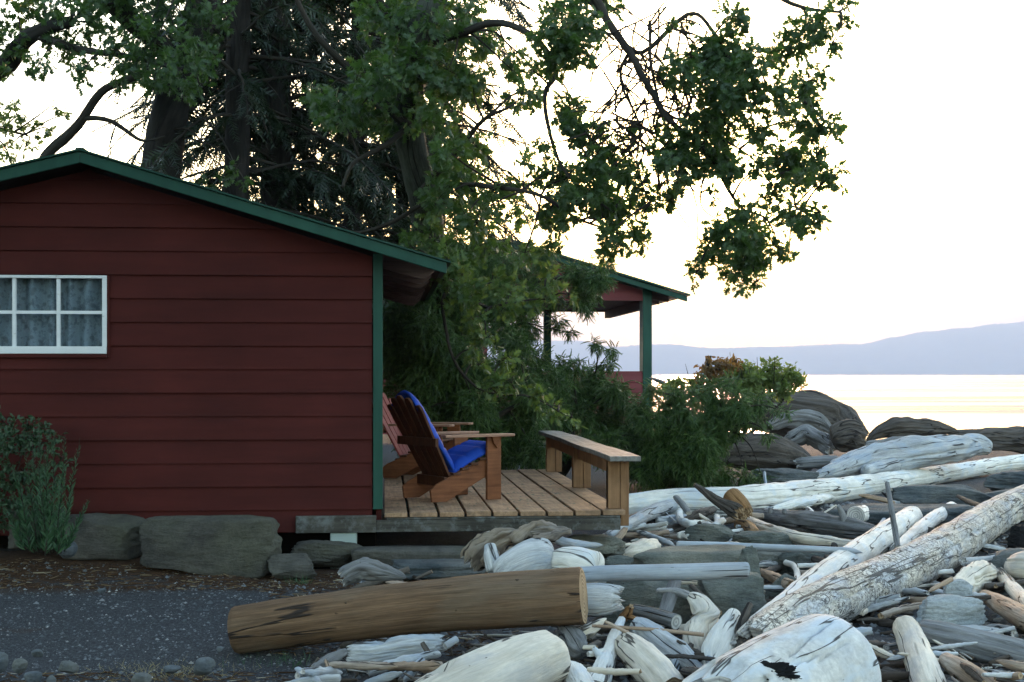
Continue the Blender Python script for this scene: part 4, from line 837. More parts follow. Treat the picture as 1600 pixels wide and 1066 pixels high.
# ---------------------------------------------------------------- loose debris
def numpy_mesh(name, V, sizes, loops, mat, rnd=None, parent=None, **k):
    me = bpy.data.meshes.new(name); V = np.asarray(V, dtype=np.float32); loops = np.asarray(loops, dtype=np.int32); sizes = np.asarray(sizes, dtype=np.int32)
    me.vertices.add(len(V)); me.vertices.foreach_set('co', V.ravel()); me.loops.add(len(loops)); me.loops.foreach_set('vertex_index', loops)
    me.polygons.add(len(sizes)); st = np.concatenate([[0], np.cumsum(sizes)[:-1]]).astype(np.int32); me.polygons.foreach_set('loop_start', st)
    if isinstance(mat, tuple):
        for mm in mat: me.materials.append(mm)
    else: me.materials.append(mat)
    me.update(calc_edges=True)
    if rnd is not None:
        a = me.attributes.new('rnd', 'FLOAT', 'POINT'); a.data.foreach_set('value', np.asarray(rnd, dtype=np.float32))
    o = bpy.data.objects.new(name, me); sc.collection.objects.link(o); o.parent = parent; return tag(o, **k)
def scatter(tmplV, tmplF, pos, rot, scl, name, mat, rnd=None, **k):
    tv = np.asarray(tmplV); n = len(pos)
    V = np.einsum('nij,nkj->nki', rot, tv[None]*scl[:, None, :] if scl.ndim == 2 else tv[None]*scl[:, None, None])+pos[:, None, :]
    nv = len(tv); lo = np.concatenate([np.asarray(f) for f in tmplF]); sz = np.array([len(f) for f in tmplF])
    loops = (lo[None]+(np.arange(n)*nv)[:, None]).ravel(); sizes = np.tile(sz, n)
    r = np.repeat(rnd if rnd is not None else np.zeros(n), nv)
    return numpy_mesh(name, V.reshape(-1, 3), sizes, loops, mat, r, **k)
def frames(dirs, rg, nrm=None):
    d = dirs/np.linalg.norm(dirs, axis=1, keepdims=True)
    a = nrm if nrm is not None else rg.normal(size=d.shape); a = a-(a*d).sum(1, keepdims=True)*d; a /= np.linalg.norm(a, axis=1, keepdims=True)+1e-9
    b = np.cross(a, d); return np.stack([d, b, a], axis=2)
rg = np.random.RandomState(7)
def in_area(n, fn, wide=False):
    out = []
    while len(out) < n:
        px, d = rg.uniform(-20, 2100 if wide else 1640), rg.uniform(6.8, 17)
        if fn(px, d): p = W(px, 600, d); out.append((p.x, p.y, gz(p.x, p.y)))
    return np.array(out)
pb = np.array([(0, -1, 0), (1, -.4, .1), (.8, .7, -.1), (0, 1, .1), (-.9, .5, 0), (-.8, -.6, 0), (0, 0, .8), (.3, .2, .75)])*1.
pf = [(0, 1, 6), (1, 2, 7), (1, 7, 6), (2, 3, 7), (3, 6, 7), (3, 4, 6), (4, 5, 6), (5, 0, 6)]
# gravel on the path
P_ = in_area(5200, lambda px, d: px < 560 and d < 10.3); P_[:, 2] += .001
n = len(P_); s = np.exp(rg.normal(-5.15, .42, n)); rt = frames(np.stack([np.cos(t := rg.uniform(0, 6.3, n)), np.sin(t), np.zeros(n)], 1), rg, np.tile([0, 0, 1.], (n, 1)))
m = M('gravel_stones'); at = m.n('Attribute', attribute_name='rnd'); MT['gravel'] = m.fin(m.ramp(at.outputs['Fac'], [(0, (.05, .055, .06)), (.8, (.14, .15, .16)), (.97, (.24, .24, .24)), (1, (.45, .43, .40))]), .85)
scatter(pb, pf, P_, rt, s, 'gravel', MT['gravel'], rg.rand(n), kind='stuff', label='fine grey gravel strewn over the path', cat='gravel')
P_ = in_area(6800, lambda px, d: px > 480+ (d-7)*20 and d < 17 and not (560 < px < 985 and d > 10.6), True); n = len(P_); s = np.exp(rg.normal(-4.1, .5, n)); P_[:, 2] += .0
rt = frames(np.stack([np.cos(t := rg.uniform(0, 6.3, n)), np.sin(t), np.zeros(n)], 1), rg, np.tile([0, 0, 1.], (n, 1)))
scatter(pb, pf, P_, rt, s, 'pebbles', MT['gravel'], rg.rand(n), kind='stuff', label='pebbles between the driftwood logs', cat='pebbles')
# twigs and chips between logs
st_v = []; kx = 5
for i, x in enumerate((-.5, -.2, .15, .5)):
    r = (.7, 1, .9, .55)[i]
    for a in range(5): st_v.append((x, r*.5*math.cos(a*1.2566)+(.35*(x*x)), r*.5*math.sin(a*1.2566)))
st_f = [(i*5+j, i*5+(j+1) % 5, (i+1)*5+(j+1) % 5, (i+1)*5+j) for i in range(3) for j in range(5)]+[(4, 3, 2, 1, 0), (15, 16, 17, 18, 19)]
P_ = in_area(3600, lambda px, d: px > 500+(d-7)*30 and d < 16 and not (560 < px < 990 and d > 10.5), True); n = len(P_); P_[:, 2] += rg.uniform(.005, .07, n)
L_ = np.exp(rg.normal(-2.1, .5, n)); T_ = L_*rg.uniform(.06, .2, n)
rt = frames(np.stack([np.cos(t := rg.uniform(0, 6.3, n)), np.sin(t), rg.normal(0, .18, n)], 1), rg)
m = M('debris_wood'); at = m.n('Attribute', attribute_name='rnd'); MT['debris'] = m.fin(m.mix(.5, m.ramp(at.outputs['Fac'], [(0, (.03, .024, .02)), (.5, (.09, .07, .055)), (.8, (.22, .20, .18)), (1, (.50, .48, .44))]), m.ramp(m.noise(m.src('pos', False), 60., 4), [(.3, .4), (.7, 1.)]), 'MULTIPLY'), .9)
scatter(st_v, st_f, P_, rt, np.stack([L_, T_, T_*.8], 1), 'driftwood_debris', MT['debris'], rg.rand(n), kind='stuff', label='loose twigs and wood chips between the logs', cat='debris')
# fine brown needles and twigs on the path margin
P_ = in_area(5000, lambda px, d: (px < 470 and (9.7 < d < 10.35 or d < 7.9)) or (420 < px < 760 and 8.2 < d < 10.4)); n = len(P_); P_[:, 2] += .006
L_ = np.exp(rg.normal(-3.1, .4, n)); T_ = L_*.07+.0012
rt = frames(np.stack([np.cos(t := rg.normal(0, .9, n)), np.sin(t), rg.normal(0, .12, n)], 1), rg)
m = M('needle_litter'); at = m.n('Attribute', attribute_name='rnd'); MT['needles'] = m.fin(m.ramp(at.outputs['Fac'], [(0, (.035, .02, .012)), (.7, (.09, .05, .028)), (.95, (.20, .15, .09)), (1, (.40, .36, .28))]), .9)
scatter(st_v, st_f, P_, rt, np.stack([L_, T_, T_], 1), 'needle_litter', MT['needles'], rg.rand(n), kind='stuff', label='brown needles and twigs littering the gravel margin', cat='litter')
P_ = []
for i in range(170):
    x, y = rg.uniform(.05, 1.7), rg.uniform(10.95, 13.8)
    P_.append((x, y, ZD+.006))
P_ = np.array(P_); n = len(P_); L_ = rg.uniform(.01, .035, n); rt = frames(np.stack([np.cos(t := rg.uniform(0, 6.3, n)), np.sin(t), np.zeros(n)], 1), rg, np.tile([0, 0, 1.], (n, 1)))
scatter(pb, pf, P_, rt, np.stack([L_*.6, L_*.35, L_*.2], 1), 'leaf_litter', MT['hedge'], rg.rand(n)*0., kind='stuff', label='small fallen leaves scattered on the deck boards', cat='leaves')
# single stones in the lower left
SN = iter(('largest grey stone cut by the left edge of the picture', 'grey stone beside the large one at the left edge', 'oval grey stone lying left of the dry grass patch', 'small dark stone behind the cluster at the lower left', 'rounded stone at the bottom edge below the dry grass', 'flat stone at the left end of the dry grass patch', 'low stone at the bottom of the lower left cluster', 'tiny pale stone lying alone on the upper gravel path', 'grey stone right of the dry grass patch', 'tiny stone lying alone in the middle of the gravel path', 'small stone on the bottom edge right of the left cluster', 'tiny dark stone near the left end of the brown log'))
for (x0, y0, x1, y1, dd_) in ((-12, 1018, 12, 1048, 7.6), (20, 1030, 42, 1050, 7.5), (88, 1033, 122, 1052, 7.45), (50, 1014, 70, 1026, 7.7), (205, 1052, 236, 1070, 7.2), (255, 1040, 282, 1052, 7.4), (38, 1050, 66, 1064, 7.3), (152, 920, 166, 927, 8.8), (300, 1028, 335, 1052, 7.45), (285, 968, 292, 973, 8.1), (72, 1056, 90, 1068, 7.25), (338, 1010, 350, 1018, 7.6)):
    rock(next(SN), x0, y0, x1, y1, d=dd_, depth=.9, mat='pebble', boxy=.2, rough=.06, cuts=3, name='beach_stone', cat='stone', group='loose beach stones on the gravel', low=True)
# ---------------------------------------------------------------- foliage
LEAF = np.array([(0, 0, 0), (.20, .05, .01), (.34, .30, .04), (.38, .09, .02), (.62, .42, .06), (.60, .12, .02), (.86, .30, .03), (.84, .08, .0), (1.06, .015, -.05), (1.06, -.015, -.05), (.84, -.08, .0), (.86, -.30, .03), (.60, -.12, .02), (.62, -.42, .06), (.38, -.09, .02), (.34, -.30, .04), (.20, -.05, .01)])
LEAF_F = [(0, 1, 2, 3), (0, 3, 4, 5), (0, 5, 6, 7, 8), (0, 8, 9), (0, 9, 10, 11, 12), (0, 12, 13, 14), (0, 14, 15, 16)]
OVAL = np.array([(0, 0, 0), (.3, .2, .05), (.65, .2, .05), (1, 0, -.05), (.65, -.2, .05), (.3, -.2, .05)]); OVAL_F = [(0, 1, 2, 3), (0, 3, 4, 5)]
def sprig(nn, ang, ln, wd, droop):
    V = []; Fq = []
    for i in range(nn):
        t = (i+.5)/nn; s = 1 if i % 2 else -1; x = t; z = -droop*t*t
        dx, dy = math.cos(ang), math.sin(ang)*s; l = ln*(1-.55*t); b0 = len(V)
        zz = .12*math.sin(i*2.4)*l/ln
        V += [(x-wd, 0, z), (x+wd, 0, z), (x+dx*l, dy*l, z+zz-droop*.25)]; Fq.append((b0, b0+1, b0+2))
    b0 = len(V); V += [(0, .012, 0), (0, -.012, 0), (.6, 0, -droop*.36), (1.06, 0, -droop*1.1)]; Fq.append((b0, b0+1, b0+2)); Fq.append((b0, b0+2, b0+3)); return np.array(V), Fq
FIRV, FIRF = sprig(20, 1.0, .32, .04, .25)
JUNV, JUNF = sprig(24, .9, .26, .035, .45)
HERBV, HERBF = sprig(40, 1.0, .085, .012, .0)
def blob_points(blobs, dens, zs=1.25):
    pts = []; out = []; ctr = []
    for (px, py, rp, d) in blobs:
        c = W(px, py, d); r = rp*d/F; n = max(3, int(dens*r*r*(1+.6*r)))
        v = rg.normal(size=(n, 3)); v /= np.linalg.norm(v, axis=1, keepdims=True); v *= (rg.rand(n, 1)**.45)
        sc_ = np.array([1.0, zs, 1.0])*r; ph = rg.uniform(0, 10)
        pts.append(np.array(c)+v*sc_); out.append(v); ctr.append(np.tile(np.array(c), (n, 1)))
    return np.concatenate(pts), np.concatenate(out)
def leaves(blobs, dens, size, name, mat, parent, per=7, tv=LEAF, tf=LEAF_F, droop=.25, zs=1.25, **k):
    P, O = blob_points(blobs, dens, zs); n = len(P)
    ax = O+np.array([0, 0, -.15])+rg.normal(0, .5, (n, 3)); ax /= np.linalg.norm(ax, axis=1, keepdims=True)
    P = np.repeat(P, per, 0); ax = np.repeat(ax, per, 0); N = len(P)
    dr = ax*.55+rg.normal(0, .62, (N, 3))+np.array([0, 0, -droop]); nr = ax*.6+rg.normal(0, .45, (N, 3))+np.array([0, 0, .35])
    fr = frames(dr, rg, nr); s = size*rg.uniform(.45, 1.35, N)
    r = np.clip(np.repeat(rg.rand(n), per)*.6+rg.rand(N)*.4, 0, 1)
    return scatter(tv, tf, P+rg.normal(0, size*.22, (N, 3)), fr, s, name, mat, r, parent=parent, **k)
def sprigs(blobs, dens, size, name, mat, parent, tv, tf, down=.5, zs=1.25, spread=.6, **k):
    P, O = blob_points(blobs, dens, zs); n = len(P)
    dr = O*.8+rg.normal(0, spread, (n, 3))+np.array([0, 0, -down]); fr = frames(dr, rg, rg.normal(0, .5, (n, 3))+np.array([0, 0, .8]))
    return scatter(tv, tf, P, fr, size*rg.uniform(.6, 1.3, n), name, mat, rg.rand(n), parent=parent, **k)
def path3(pts): return [W(p[0], p[1], p[2]) for p in pts]
def limb(mb, pts, r0, r1, n=10, k=None, wob=.0, lump=.15, seed=0):
    P = [tuple(p) if isinstance(p, Vector) else tuple(W(*p)) for p in pts]; k = k or max(6, 5*len(P)); q = [Vector(catmull(P, i/k)) for i in range(k+1)]
    if wob: q = [v+Vector((nz(v.z*2+seed, v.x*2), nz(v.x*2, v.z*2+seed, 4), nz(v.y*2, v.x*2, seed)))*wob for v in q]
    mb.tube(q, [r0+(r1-r0)*(i/k) for i in range(k+1)], n, lump, seed)
    return q
def twigs(mb, blobs, skeleton, r=.008, seed=1, sub=3):
    rr = random.Random(seed)
    for (px, py, rp, d) in blobs:
        c = W(px, py, d); best = min(skeleton, key=lambda v: (v-c).length+(.6 if v.z < c.z-1.5 else 0))
        R_ = rp*d/F; dist = (best-c).length; mid = best.lerp(c, .5)+Vector((rr.uniform(-.12, .12), rr.uniform(-.1, .1), rr.uniform(-.02, .2)))*dist
        q = [Vector(catmull([tuple(best), tuple(mid), tuple(c)], i/8)) for i in range(9)]
        mb.tube(q, [r*(1.4-.9*i/8)*(1+dist*.35) for i in range(9)], 5)
        for _ in range(sub):
            e = c+Vector((rr.gauss(0, 1), rr.gauss(0, 1), rr.gauss(0, .8))).normalized()*R_*.85; mb.tube([c, c.lerp(e, .5)+Vector((0, 0, .02)), e], [r*.6, r*.45, r*.25], 4)
# --- oak over the deck and shore
OD = 12.6
oR = [(1145,29,22),(1120,72,30),(1314,9,14),(1282,36,22),(1318,38,12),(1300,72,14),(1255,50,28),(1224,81,25),(1183,99,28),(1138,90,35),(1102,104,28),(1066,108,28),(1044,117,15),(1143,135,40),(1120,158,35),(1161,149,28),(1264,126,25),(1260,149,18),(1210,149,28),(1233,176,14),(1255,185,15),(1282,200,25),(1305,194,10),(1260,207,18),(1102,194,25),(1129,203,28),(1075,180,14),(1030,185,14),(1183,203,25),(1053,234,35),(1080,252,30),(1030,252,18),(1107,243,28),(1129,252,25),(1143,270,18),(1179,266,22),(1224,252,32),(1255,261,30),(1246,288,15),(1278,243,15),(1300,275,18),(1282,281,16),(1044,306,20),(1062,288,12),(1111,306,10),(1210,293,15),(1201,315,12),(1233,333,20),(1260,342,25),(1278,333,10),(1237,356,12),(1165,333,22),(1183,347,16),(1116,360,18),(1107,392,18),(1147,374,35),(1165,396,35),(1183,387,25),(1219,392,15),(1233,396,9),(1089,426,14),(1138,432,14),(1161,441,16),(1183,441,7)]
oM = [(886,22,35),(868,54,35),(904,81,28),(868,90,25),(917,40,28),(953,9,18),(1044,36,9),(1066,36,9),(890,171,26),(913,207,28),(931,225,22),(895,198,20),(926,252,22),(953,243,18),(859,225,12),(949,279,25),(980,252,22),(976,275,20),(998,293,18),(985,216,14),(917,293,28),(886,279,22),(859,270,22),(872,315,25),(900,315,25),(940,315,25),(962,324,22),(953,342,20),(985,315,18),(1007,324,14),(881,347,16),(860,342,16),(949,374,20),(967,387,18),(994,360,18),(1003,383,12),(944,396,12),(868,383,14)]
oC = [(600,20,50),(660,40,50),(720,30,45),(760,60,32),(640,100,50),(700,110,45),(740,130,35),(590,120,45),(560,170,40),(620,170,45),(680,180,38),(520,170,35),(500,160,25),(800,110,22),(830,110,20),(815,150,25),(835,155,18),(805,85,14),(720,215,25),(750,230,20),(700,235,30),(730,262,30),(700,290,35),(740,300,30),(680,320,35),(730,340,30),(770,320,25),(790,290,20),(820,260,15),(830,290,18),(800,335,22),(840,340,16),(760,380,30),(700,390,35),(670,370,25),(720,400,30),(640,385,20),(820,395,22)]
oH = [(700,430,30),(730,450,30),(770,440,22),(800,450,20),(790,480,20),(860,455,18),(890,460,12),(740,500,18),(760,530,18),(790,560,16),(750,570,14),(800,600,16),(840,620,18),(870,635,16),(893,652,12),(760,610,10),(775,602,14),(720,470,20),(825,470,16),(860,430,18),(745,545,13),(700,405,22)]
def dd(l, d, s=.5): return [(a, b_, c, d+rg.uniform(-s, s)) for a, b_, c in l]
BR, BM, BC, BH = dd(oR, 12.2, .6), dd(oM, 12.8, .7), dd(oC, 13.4, .8), dd(oH, 12.6, .3)
oak = empty('oak_tree', tuple(WZ(700, 760, .1)), label='large oak with a lichen covered trunk and long boughs reaching over the shore', cat='tree')
b = MB(); tk = limb(b, [(705, 760, 17.3), (698, 640, 17.2), (684, 430, 16.4), (662, 320, 14.8), (640, 200, 14.2), (650, 80, 13.8), (700, -60, 13.6), (760, -200, 13.4)], .19, .12, 16, 40, .05)
inv(b.build('trunk', MT['mossbark']), oak)
b = MB(); sk = list(tk[10:])
bl = [([(700, -60, 13.6), (800, -90, 13.2), (900, -30, 12.9), (975, 70, 12.7), (1000, 120, 12.5), (1050, 190, 12.4), (1110, 250, 12.3), (1160, 330, 12.2)], .075, .02),
      ([(905, -25, 12.9), (955, 35, 12.8), (1000, 85, 12.7), (1075, 28, 12.5), (1115, 55, 12.4), (1170, 130, 12.3), (1235, 150, 12.2), (1290, 200, 12.2)], .04, .012),
      ([(760, -200, 13.4), (950, -120, 12.9), (1100, -60, 12.6), (1250, 10, 12.3), (1310, 20, 12.2)], .06, .015),
      ([(985, 85, 12.7), (970, 110, 12.7), (975, 140, 12.7), (1000, 190, 12.6), (1010, 240, 12.6)], .025, .01),
      ([(1000, 110, 12.5), (1030, 150, 12.5), (1025, 200, 12.5), (1070, 260, 12.4)], .022, .008),
      ([(1100, 240, 12.3), (1098, 300, 12.3), (1105, 330, 12.3), (1140, 350, 12.2)], .014, .006),
      ([(1015, 35, 12.7), (1022, 110, 12.6), (1035, 175, 12.5), (1100, 200, 12.4), (1180, 260, 12.3), (1250, 330, 12.2)], .024, .008),
      ([(640, 200, 13.9), (600, 230, 13.6), (555, 250, 13.4), (535, 290, 13.3)], .05, .02),
      ([(660, 320, 14.1), (560, 360, 14.4), (480, 340, 14.6)], .04, .01),
      ([(650, 80, 13.8), (740, 40, 13.4), (820, 50, 13.1), (870, 110, 12.9), (850, 150, 12.8), (860, 220, 12.7), (900, 290, 12.7), (960, 330, 12.7)], .06, .012),
      ([(660, 300, 14.1), (740, 200, 13.6), (800, 165, 13.3)], .05, .015),
      ([(660, 300, 14.1), (760, 290, 13.4), (850, 310, 13.), (920, 350, 12.8), (990, 370, 12.7)], .04, .01),
      ([(680, 420, 14.3), (700, 440, 13.), (690, 470, 12.8), (700, 530, 12.7), (725, 585, 12.6), (760, 615, 12.6), (830, 620, 12.5), (890, 650, 12.5)], .03, .008),
      ([(680, 400, 14.3), (740, 470, 12.9), (780, 475, 12.7), (860, 470, 12.6)], .03, .008),
      ([(640, 200, 13.9), (560, 120, 13.6), (500, 60, 13.4), (450, -20, 13.2)], .07, .03),
      ([(650, 120, 13.9), (620, 40, 13.7), (560, -40, 13.5)], .08, .05)]
for i, (p, r0, r1) in enumerate(bl): sk += limb(b, p, r0*.68, r1*.7, 8, None, .07, seed=i)
rr = random.Random(3)
for i in range(170):                       # bare twigs in the open middle
    px, py = rr.uniform(930, 1120), rr.uniform(20, 260); a = W(px, py, 12.6); s0 = min(sk, key=lambda v: (v-a).length)
    e = s0+Vector((rr.uniform(-.6, .7), rr.uniform(-.3, .3), rr.uniform(-.75, .3))); m_ = s0.lerp(e, .5)+Vector((rr.uniform(-.1, .1), 0, rr.uniform(-.05, .15)))
    q = [Vector(catmull([tuple(s0), tuple(m_), tuple(e)], j/6)) for j in range(7)]; b.tube(q, [.0105-.007*j/6 for j in range(7)], 5)
    if i % 2: sk += q
twigs(b, BR+BM+BC+BH, sk, .008, 5)
inv(b.build('limbs', MT['twig']), oak)
inv(leaves([(p, q, r*1.1, d) for p, q, r, d in BR+BM], 1350, .074, 'crown', MT['oak'], None, 7), oak)
inv(leaves(BC+[(p, q, r, d+.5) for p, q, r, d in BC], 380, .088, 'inner_crown', MT['oak'], None, 7), oak)
inv(leaves(BH, 800, .078, 'hanging_foliage', MT['oaky'], None, 7), oak)
# --- far-left oak
oL = [(30,20,40),(80,40,35),(20,70,30),(60,100,26),(120,70,35),(160,40,35),(180,80,30),(130,110,22),(200,110,30),(230,90,35),(280,110,35),(310,90,30),(240,130,25),(90,15,20),(290,140,20),(220,55,25),(290,60,25),(-30,40,40),(10,110,15),(130,20,30),(200,10,25),(260,20,25),(60,-20,50),(150,-30,60),(250,-30,60)]
oY = [(30,180,28),(15,200,25),(50,200,20),(40,230,20),(80,165,13),(100,180,13),(10,235,22),(25,160,13),(80,205,9),(-20,210,40),(20,262,16),(-30,160,30)]
BL, BY = dd(oL, 15., .8), dd(oY, 17., .8)
lo = empty('oak_tree', tuple(WZ(-60, 760, .2)), label='leafy oak at the left whose curved limbs rise behind the cabin roof', cat='tree')
b = MB(); tl = limb(b, [(-260, 800, 16.), (-200, 500, 16), (-120, 250, 15.6), (-60, 150, 15.4), (10, 100, 15.2), (50, 55, 15.1), (110, 35, 15.)], .20, .06, 12, 30, .04); inv(b.build('trunk', MT['bark']), lo)
b = MB(); sk = list(tl[8:])
for i, (p, r0, r1) in enumerate([([(40, 320, 15.6), (75, 245, 15.6), (125, 190, 15.5), (165, 140, 15.4), (230, 110, 15.2)], .07, .035), ([(130, 185, 15.5), (175, 190, 15.4), (220, 220, 15.3), (260, 215, 15.3)], .035, .01), ([(-120, 250, 15.6), (-20, 200, 16.5), (40, 210, 17)], .05, .01), ([(50, 55, 15.1), (150, 80, 15), (250, 100, 15), (300, 110, 15)], .05, .012)]): sk += limb(b, p, r0, r1, 8, None, .04, seed=i+40)
twigs(b, BL+BY, sk, .008, 8); inv(b.build('limbs', MT['twig']), lo)
inv(leaves(BL, 420, .09, 'crown', MT['oak'], None, 7), lo); inv(leaves(BY, 260, .085, 'pale_foliage', MT['oaky'], None, 6), lo)
# --- unseen oak added behind and above the camera to shade path and cabin front
def back(p):
    d = p[0]*SA+p[1]*CA; x = p[0]*CA-p[1]*SA
    return (800+F*x/d, HZ-F*(p[2]-H)/d, .8*F/abs(d), d)
SB = []
rs = np.random.RandomState(11)
while len(SB) < 120:
    x, y, z = rs.uniform(-8, .2), rs.uniform(-7, 10.5), rs.uniform(1.2, 7.5)
    d = x*SA+y*CA
    if abs(d) < .6 or (y > -2.0 and z < max(3.2, 1.55+.27*d+1.1)) or (y < -2 and math.hypot(x, y) < 2.6): continue
    if z < 3 and x > -2.5: continue
    if x > -1.5 and y > 6: continue
    SB.append((x, y, z))
for _ in range(70): SB.append((rs.uniform(-10, -3.2), rs.uniform(-6.5, -4.), rs.uniform(.3, 4.8)))  # more leaves added low behind the camera, keeping bright sky out of the window
so_ = empty('oak_tree', (-4.5, -3.5, 0), label='unseen spreading oak added beside the path to shade the front of the red cabin', cat='tree')
b = MB(); tq = limb(b, [Vector((-4.5, -3.5, -.2)), Vector((-4.4, -3.2, 1.8)), Vector((-4.2, -2.2, 3.6)), Vector((-3.8, -.5, 5.2)), Vector((-3.4, 3.5, 6.2)), Vector((-3.2, 7.5, 6.6))], .30, .08, 14, 40, .06); inv(b.build('trunk', MT['bark']), so_)
b = MB()
for p in SB:
    c = Vector(p); s0 = min(tq[8:], key=lambda v: (v-c).length); b.tube([s0, s0.lerp(c, .5)+Vector((0, 0, .15)), c], [.035, .02, .01], 5)
inv(b.build('limbs', MT['twig']), so_)
V_ = np.repeat(np.array(SB), 210, 0); V_ = V_+np.clip(rs.normal(0, .42, V_.shape), -.9, .9); ok = ~((V_[:, 1] > -1.5) & (V_[:, 2] < 1.55+.27*(V_[:, 0]*SA+V_[:, 1]*CA)+.25)); V_ = V_[ok]
inv(scatter(LEAF, LEAF_F, V_, frames(rs.normal(size=V_.shape), rg), rs.uniform(.12, .22, len(V_)), 'crown', MT['oak'], rs.rand(len(V_))), so_)
# --- big leaning trunk
bt = empty('leaning_tree', tuple(WZ(240, 800, .2)), label='thick grey barked tree leaning right just behind the cabin ridge', cat='tree')
b = MB(); t1 = limb(b, [(225, 820, 16.2), (238, 500, 16.2), (252, 270, 16.2), (270, 150, 16.2), (300, 60, 16.2), (332, -30, 16.2), (370, -150, 16.2), (400, -300, 16.2)], .25, .16, 22, 40, .02, .1); inv(b.build('trunk', MT['bark']), bt)
b = MB(); sk = list(t1[14:])
for i, (p, r0, r1) in enumerate([([(285, 110, 16.2), (240, 60, 16), (200, 30, 15.8), (160, -10, 15.6), (120, -60, 15.4)], .13, .09), ([(262, 190, 16.2), (330, 95, 15.9), (360, 60, 15.8)], .04, .01), ([(300, 60, 16.2), (380, 130, 16.6), (420, 210, 16.8)], .03, .01)]): sk += limb(b, p, r0, r1, 10, None, .03, seed=i+60)
BB = dd([(230, 95, 25), (300, 95, 25), (260, 125, 22), (210, 120, 20), (310, 130, 15), (330, 60, 25), (370, 262, 14), (350, 278, 12), (330, 285, 10), (385, 285, 10), (310, 288, 10), (250, 40, 30), (340, 20, 30), (300, 20, 25)], 15.6, .4)
twigs(b, BB, sk, .008, 9); inv(b.build('limbs', MT['twig']), bt); inv(leaves(BB, 450, .085, 'crown', MT['oak'], None, 7), bt)
# --- conifers
def fir(label, pts, r0, r1, d, zlo, zhi, nb, seed, rlen=2.2, side=None):
    t = empty('fir_tree', tuple(W(pts[0][0], 700, d)), label=label, cat='tree', group='dark conifers behind the cabin')
    b = MB(); tk = limb(b, [(p, q, d) for p, q in pts], r0, r1, 16, 40, .02, .12, seed); inv(b.build('trunk', MT['bark']), t)
    rr = random.Random(seed); b = MB(); P = []; Dr = []; S = []
    for i in range(nb):
        z = zlo+(zhi-zlo)*(i+rr.random())/nb; c = min(tk, key=lambda v: abs(v.z-z)); az = rr.uniform(0, 6.283)
        if side is not None and rr.random() < .6: az = side+rr.gauss(0, .5)
        
        if math.sin(az) < -.1 and rr.random() < .8: az = -az
        L = rlen*rr.uniform(.5, 1.15); hd = Vector((math.cos(az), math.sin(az), 0)); dr = rr.uniform(.25, .75)
        q = []; tl = rr.uniform(-.25, .45)
        for j in range(11):
            s = j/10; q.append(Vector((c.x, c.y, z))+hd*L*s+Vector((0, 0, tl*L*s-dr*L*s*s))+Vector((nz(s*4, i), nz(s*4, i+50.), nz(s*3, i+9.)))*.10*s)
        b.tube(q, [.026*(1-.85*j/10)+.003 for j in range(11)], 5)
        for j in range(2, 11):
            for _ in range(rr.choice((1, 2, 3, 4))):
                sd = hd.cross(Vector((0, 0, 1)))*rr.choice((-1, 1)); dv = hd*rr.uniform(.2, .9)+sd*rr.uniform(.2, 1.)+Vector((0, 0, rr.uniform(-1.1, .0)))
                P.append(tuple(q[j].lerp(q[j-1], rr.random()))); Dr.append(tuple(dv)); S.append(rr.uniform(.2, .5))
            if rr.random() < .35:
                e = q[j]+Vector((rr.uniform(-.3, .3), rr.uniform(-.3, .3), rr.uniform(-.5, .1))); b.tube([q[j], q[j].lerp(e, .5)+Vector((0, 0, .03)), e], [.007, .005, .002], 4)
    inv(b.build('branches', MT['twig']), t)
    P, Dr, S = np.array(P), np.array(Dr), np.array(S)
    inv(scatter(FIRV, FIRF, P, frames(Dr, rg, rg.normal(0, .4, P.shape)+np.array([0, 0, 1])), S, 'foliage', MT['fir'], rg.rand(len(P))), t)
fir('slimmer dark conifer trunk right of the leaning grey tree', [(366, 800), (368, 400), (370, 200), (372, 0), (374, -250)], .16, .13, 16.9, 2.2, 9., 90, 21)
fir('straight thick dark conifer trunk nearest the middle of the roof slope', [(436, 800), (435, 400), (433, 200), (431, 0), (430, -250)], .205, .17, 17.8, 2.2, 9., 105, 22)
fir('dark conifer with drooping branches behind the lichen covered oak', [(545, 800), (550, 400), (556, 200), (560, 0), (563, -250)], .13, .09, 19.5, 2.0, 9., 130, 23, 2.4)
fir('thin dark conifer above the right end of the cabin roof', [(640, 800), (632, 400), (622, 200), (615, 0), (612, -250)], .10, .07, 20.5, 1.8, 9.5, 120, 24, 2.2)
# --- juniper masses
def juniper(label, blobs, d, s, trunkpx, dens=11000, size=.105, mat='jun', name='juniper', cat='juniper bush', group='junipers behind the deck', spine=None):
    B = dd(blobs, d, s); LB = [q for q in B if q[1] > 575]; t = empty(name, tuple(WZ(trunkpx, 745, .05)), label=label, cat=cat, group=group)
    b = MB(); base = W(trunkpx, 745, d+.4); base.z = .0; sk = []
    rr = random.Random(int(trunkpx))
    for i in range(7):
        px, py, rp, d_ = LB[rr.randrange(len(LB))]; e = W(px, py, d_); mid = base.lerp(e, .5)+Vector((rr.uniform(-.2, .2), rr.uniform(-.2, .2), .2))
        q = [Vector(catmull([tuple(base), tuple(mid), tuple(e)], j/9)) for j in range(10)]; b.tube(q, [.07*(1-.8*j/9) for j in range(10)], 7); sk += q
    if spine: sk += limb(b, [(p, q, d+.2) for p, q in spine], .07, .015, 8, None, .04)
    twigs(b, B, sk, .007, 3, 5); inv(b.build('stems', MT['twig']), t)
    inv(sprigs(B, dens, size, 'foliage', MT[mat], None, JUNV, JUNF, .45), t); return t
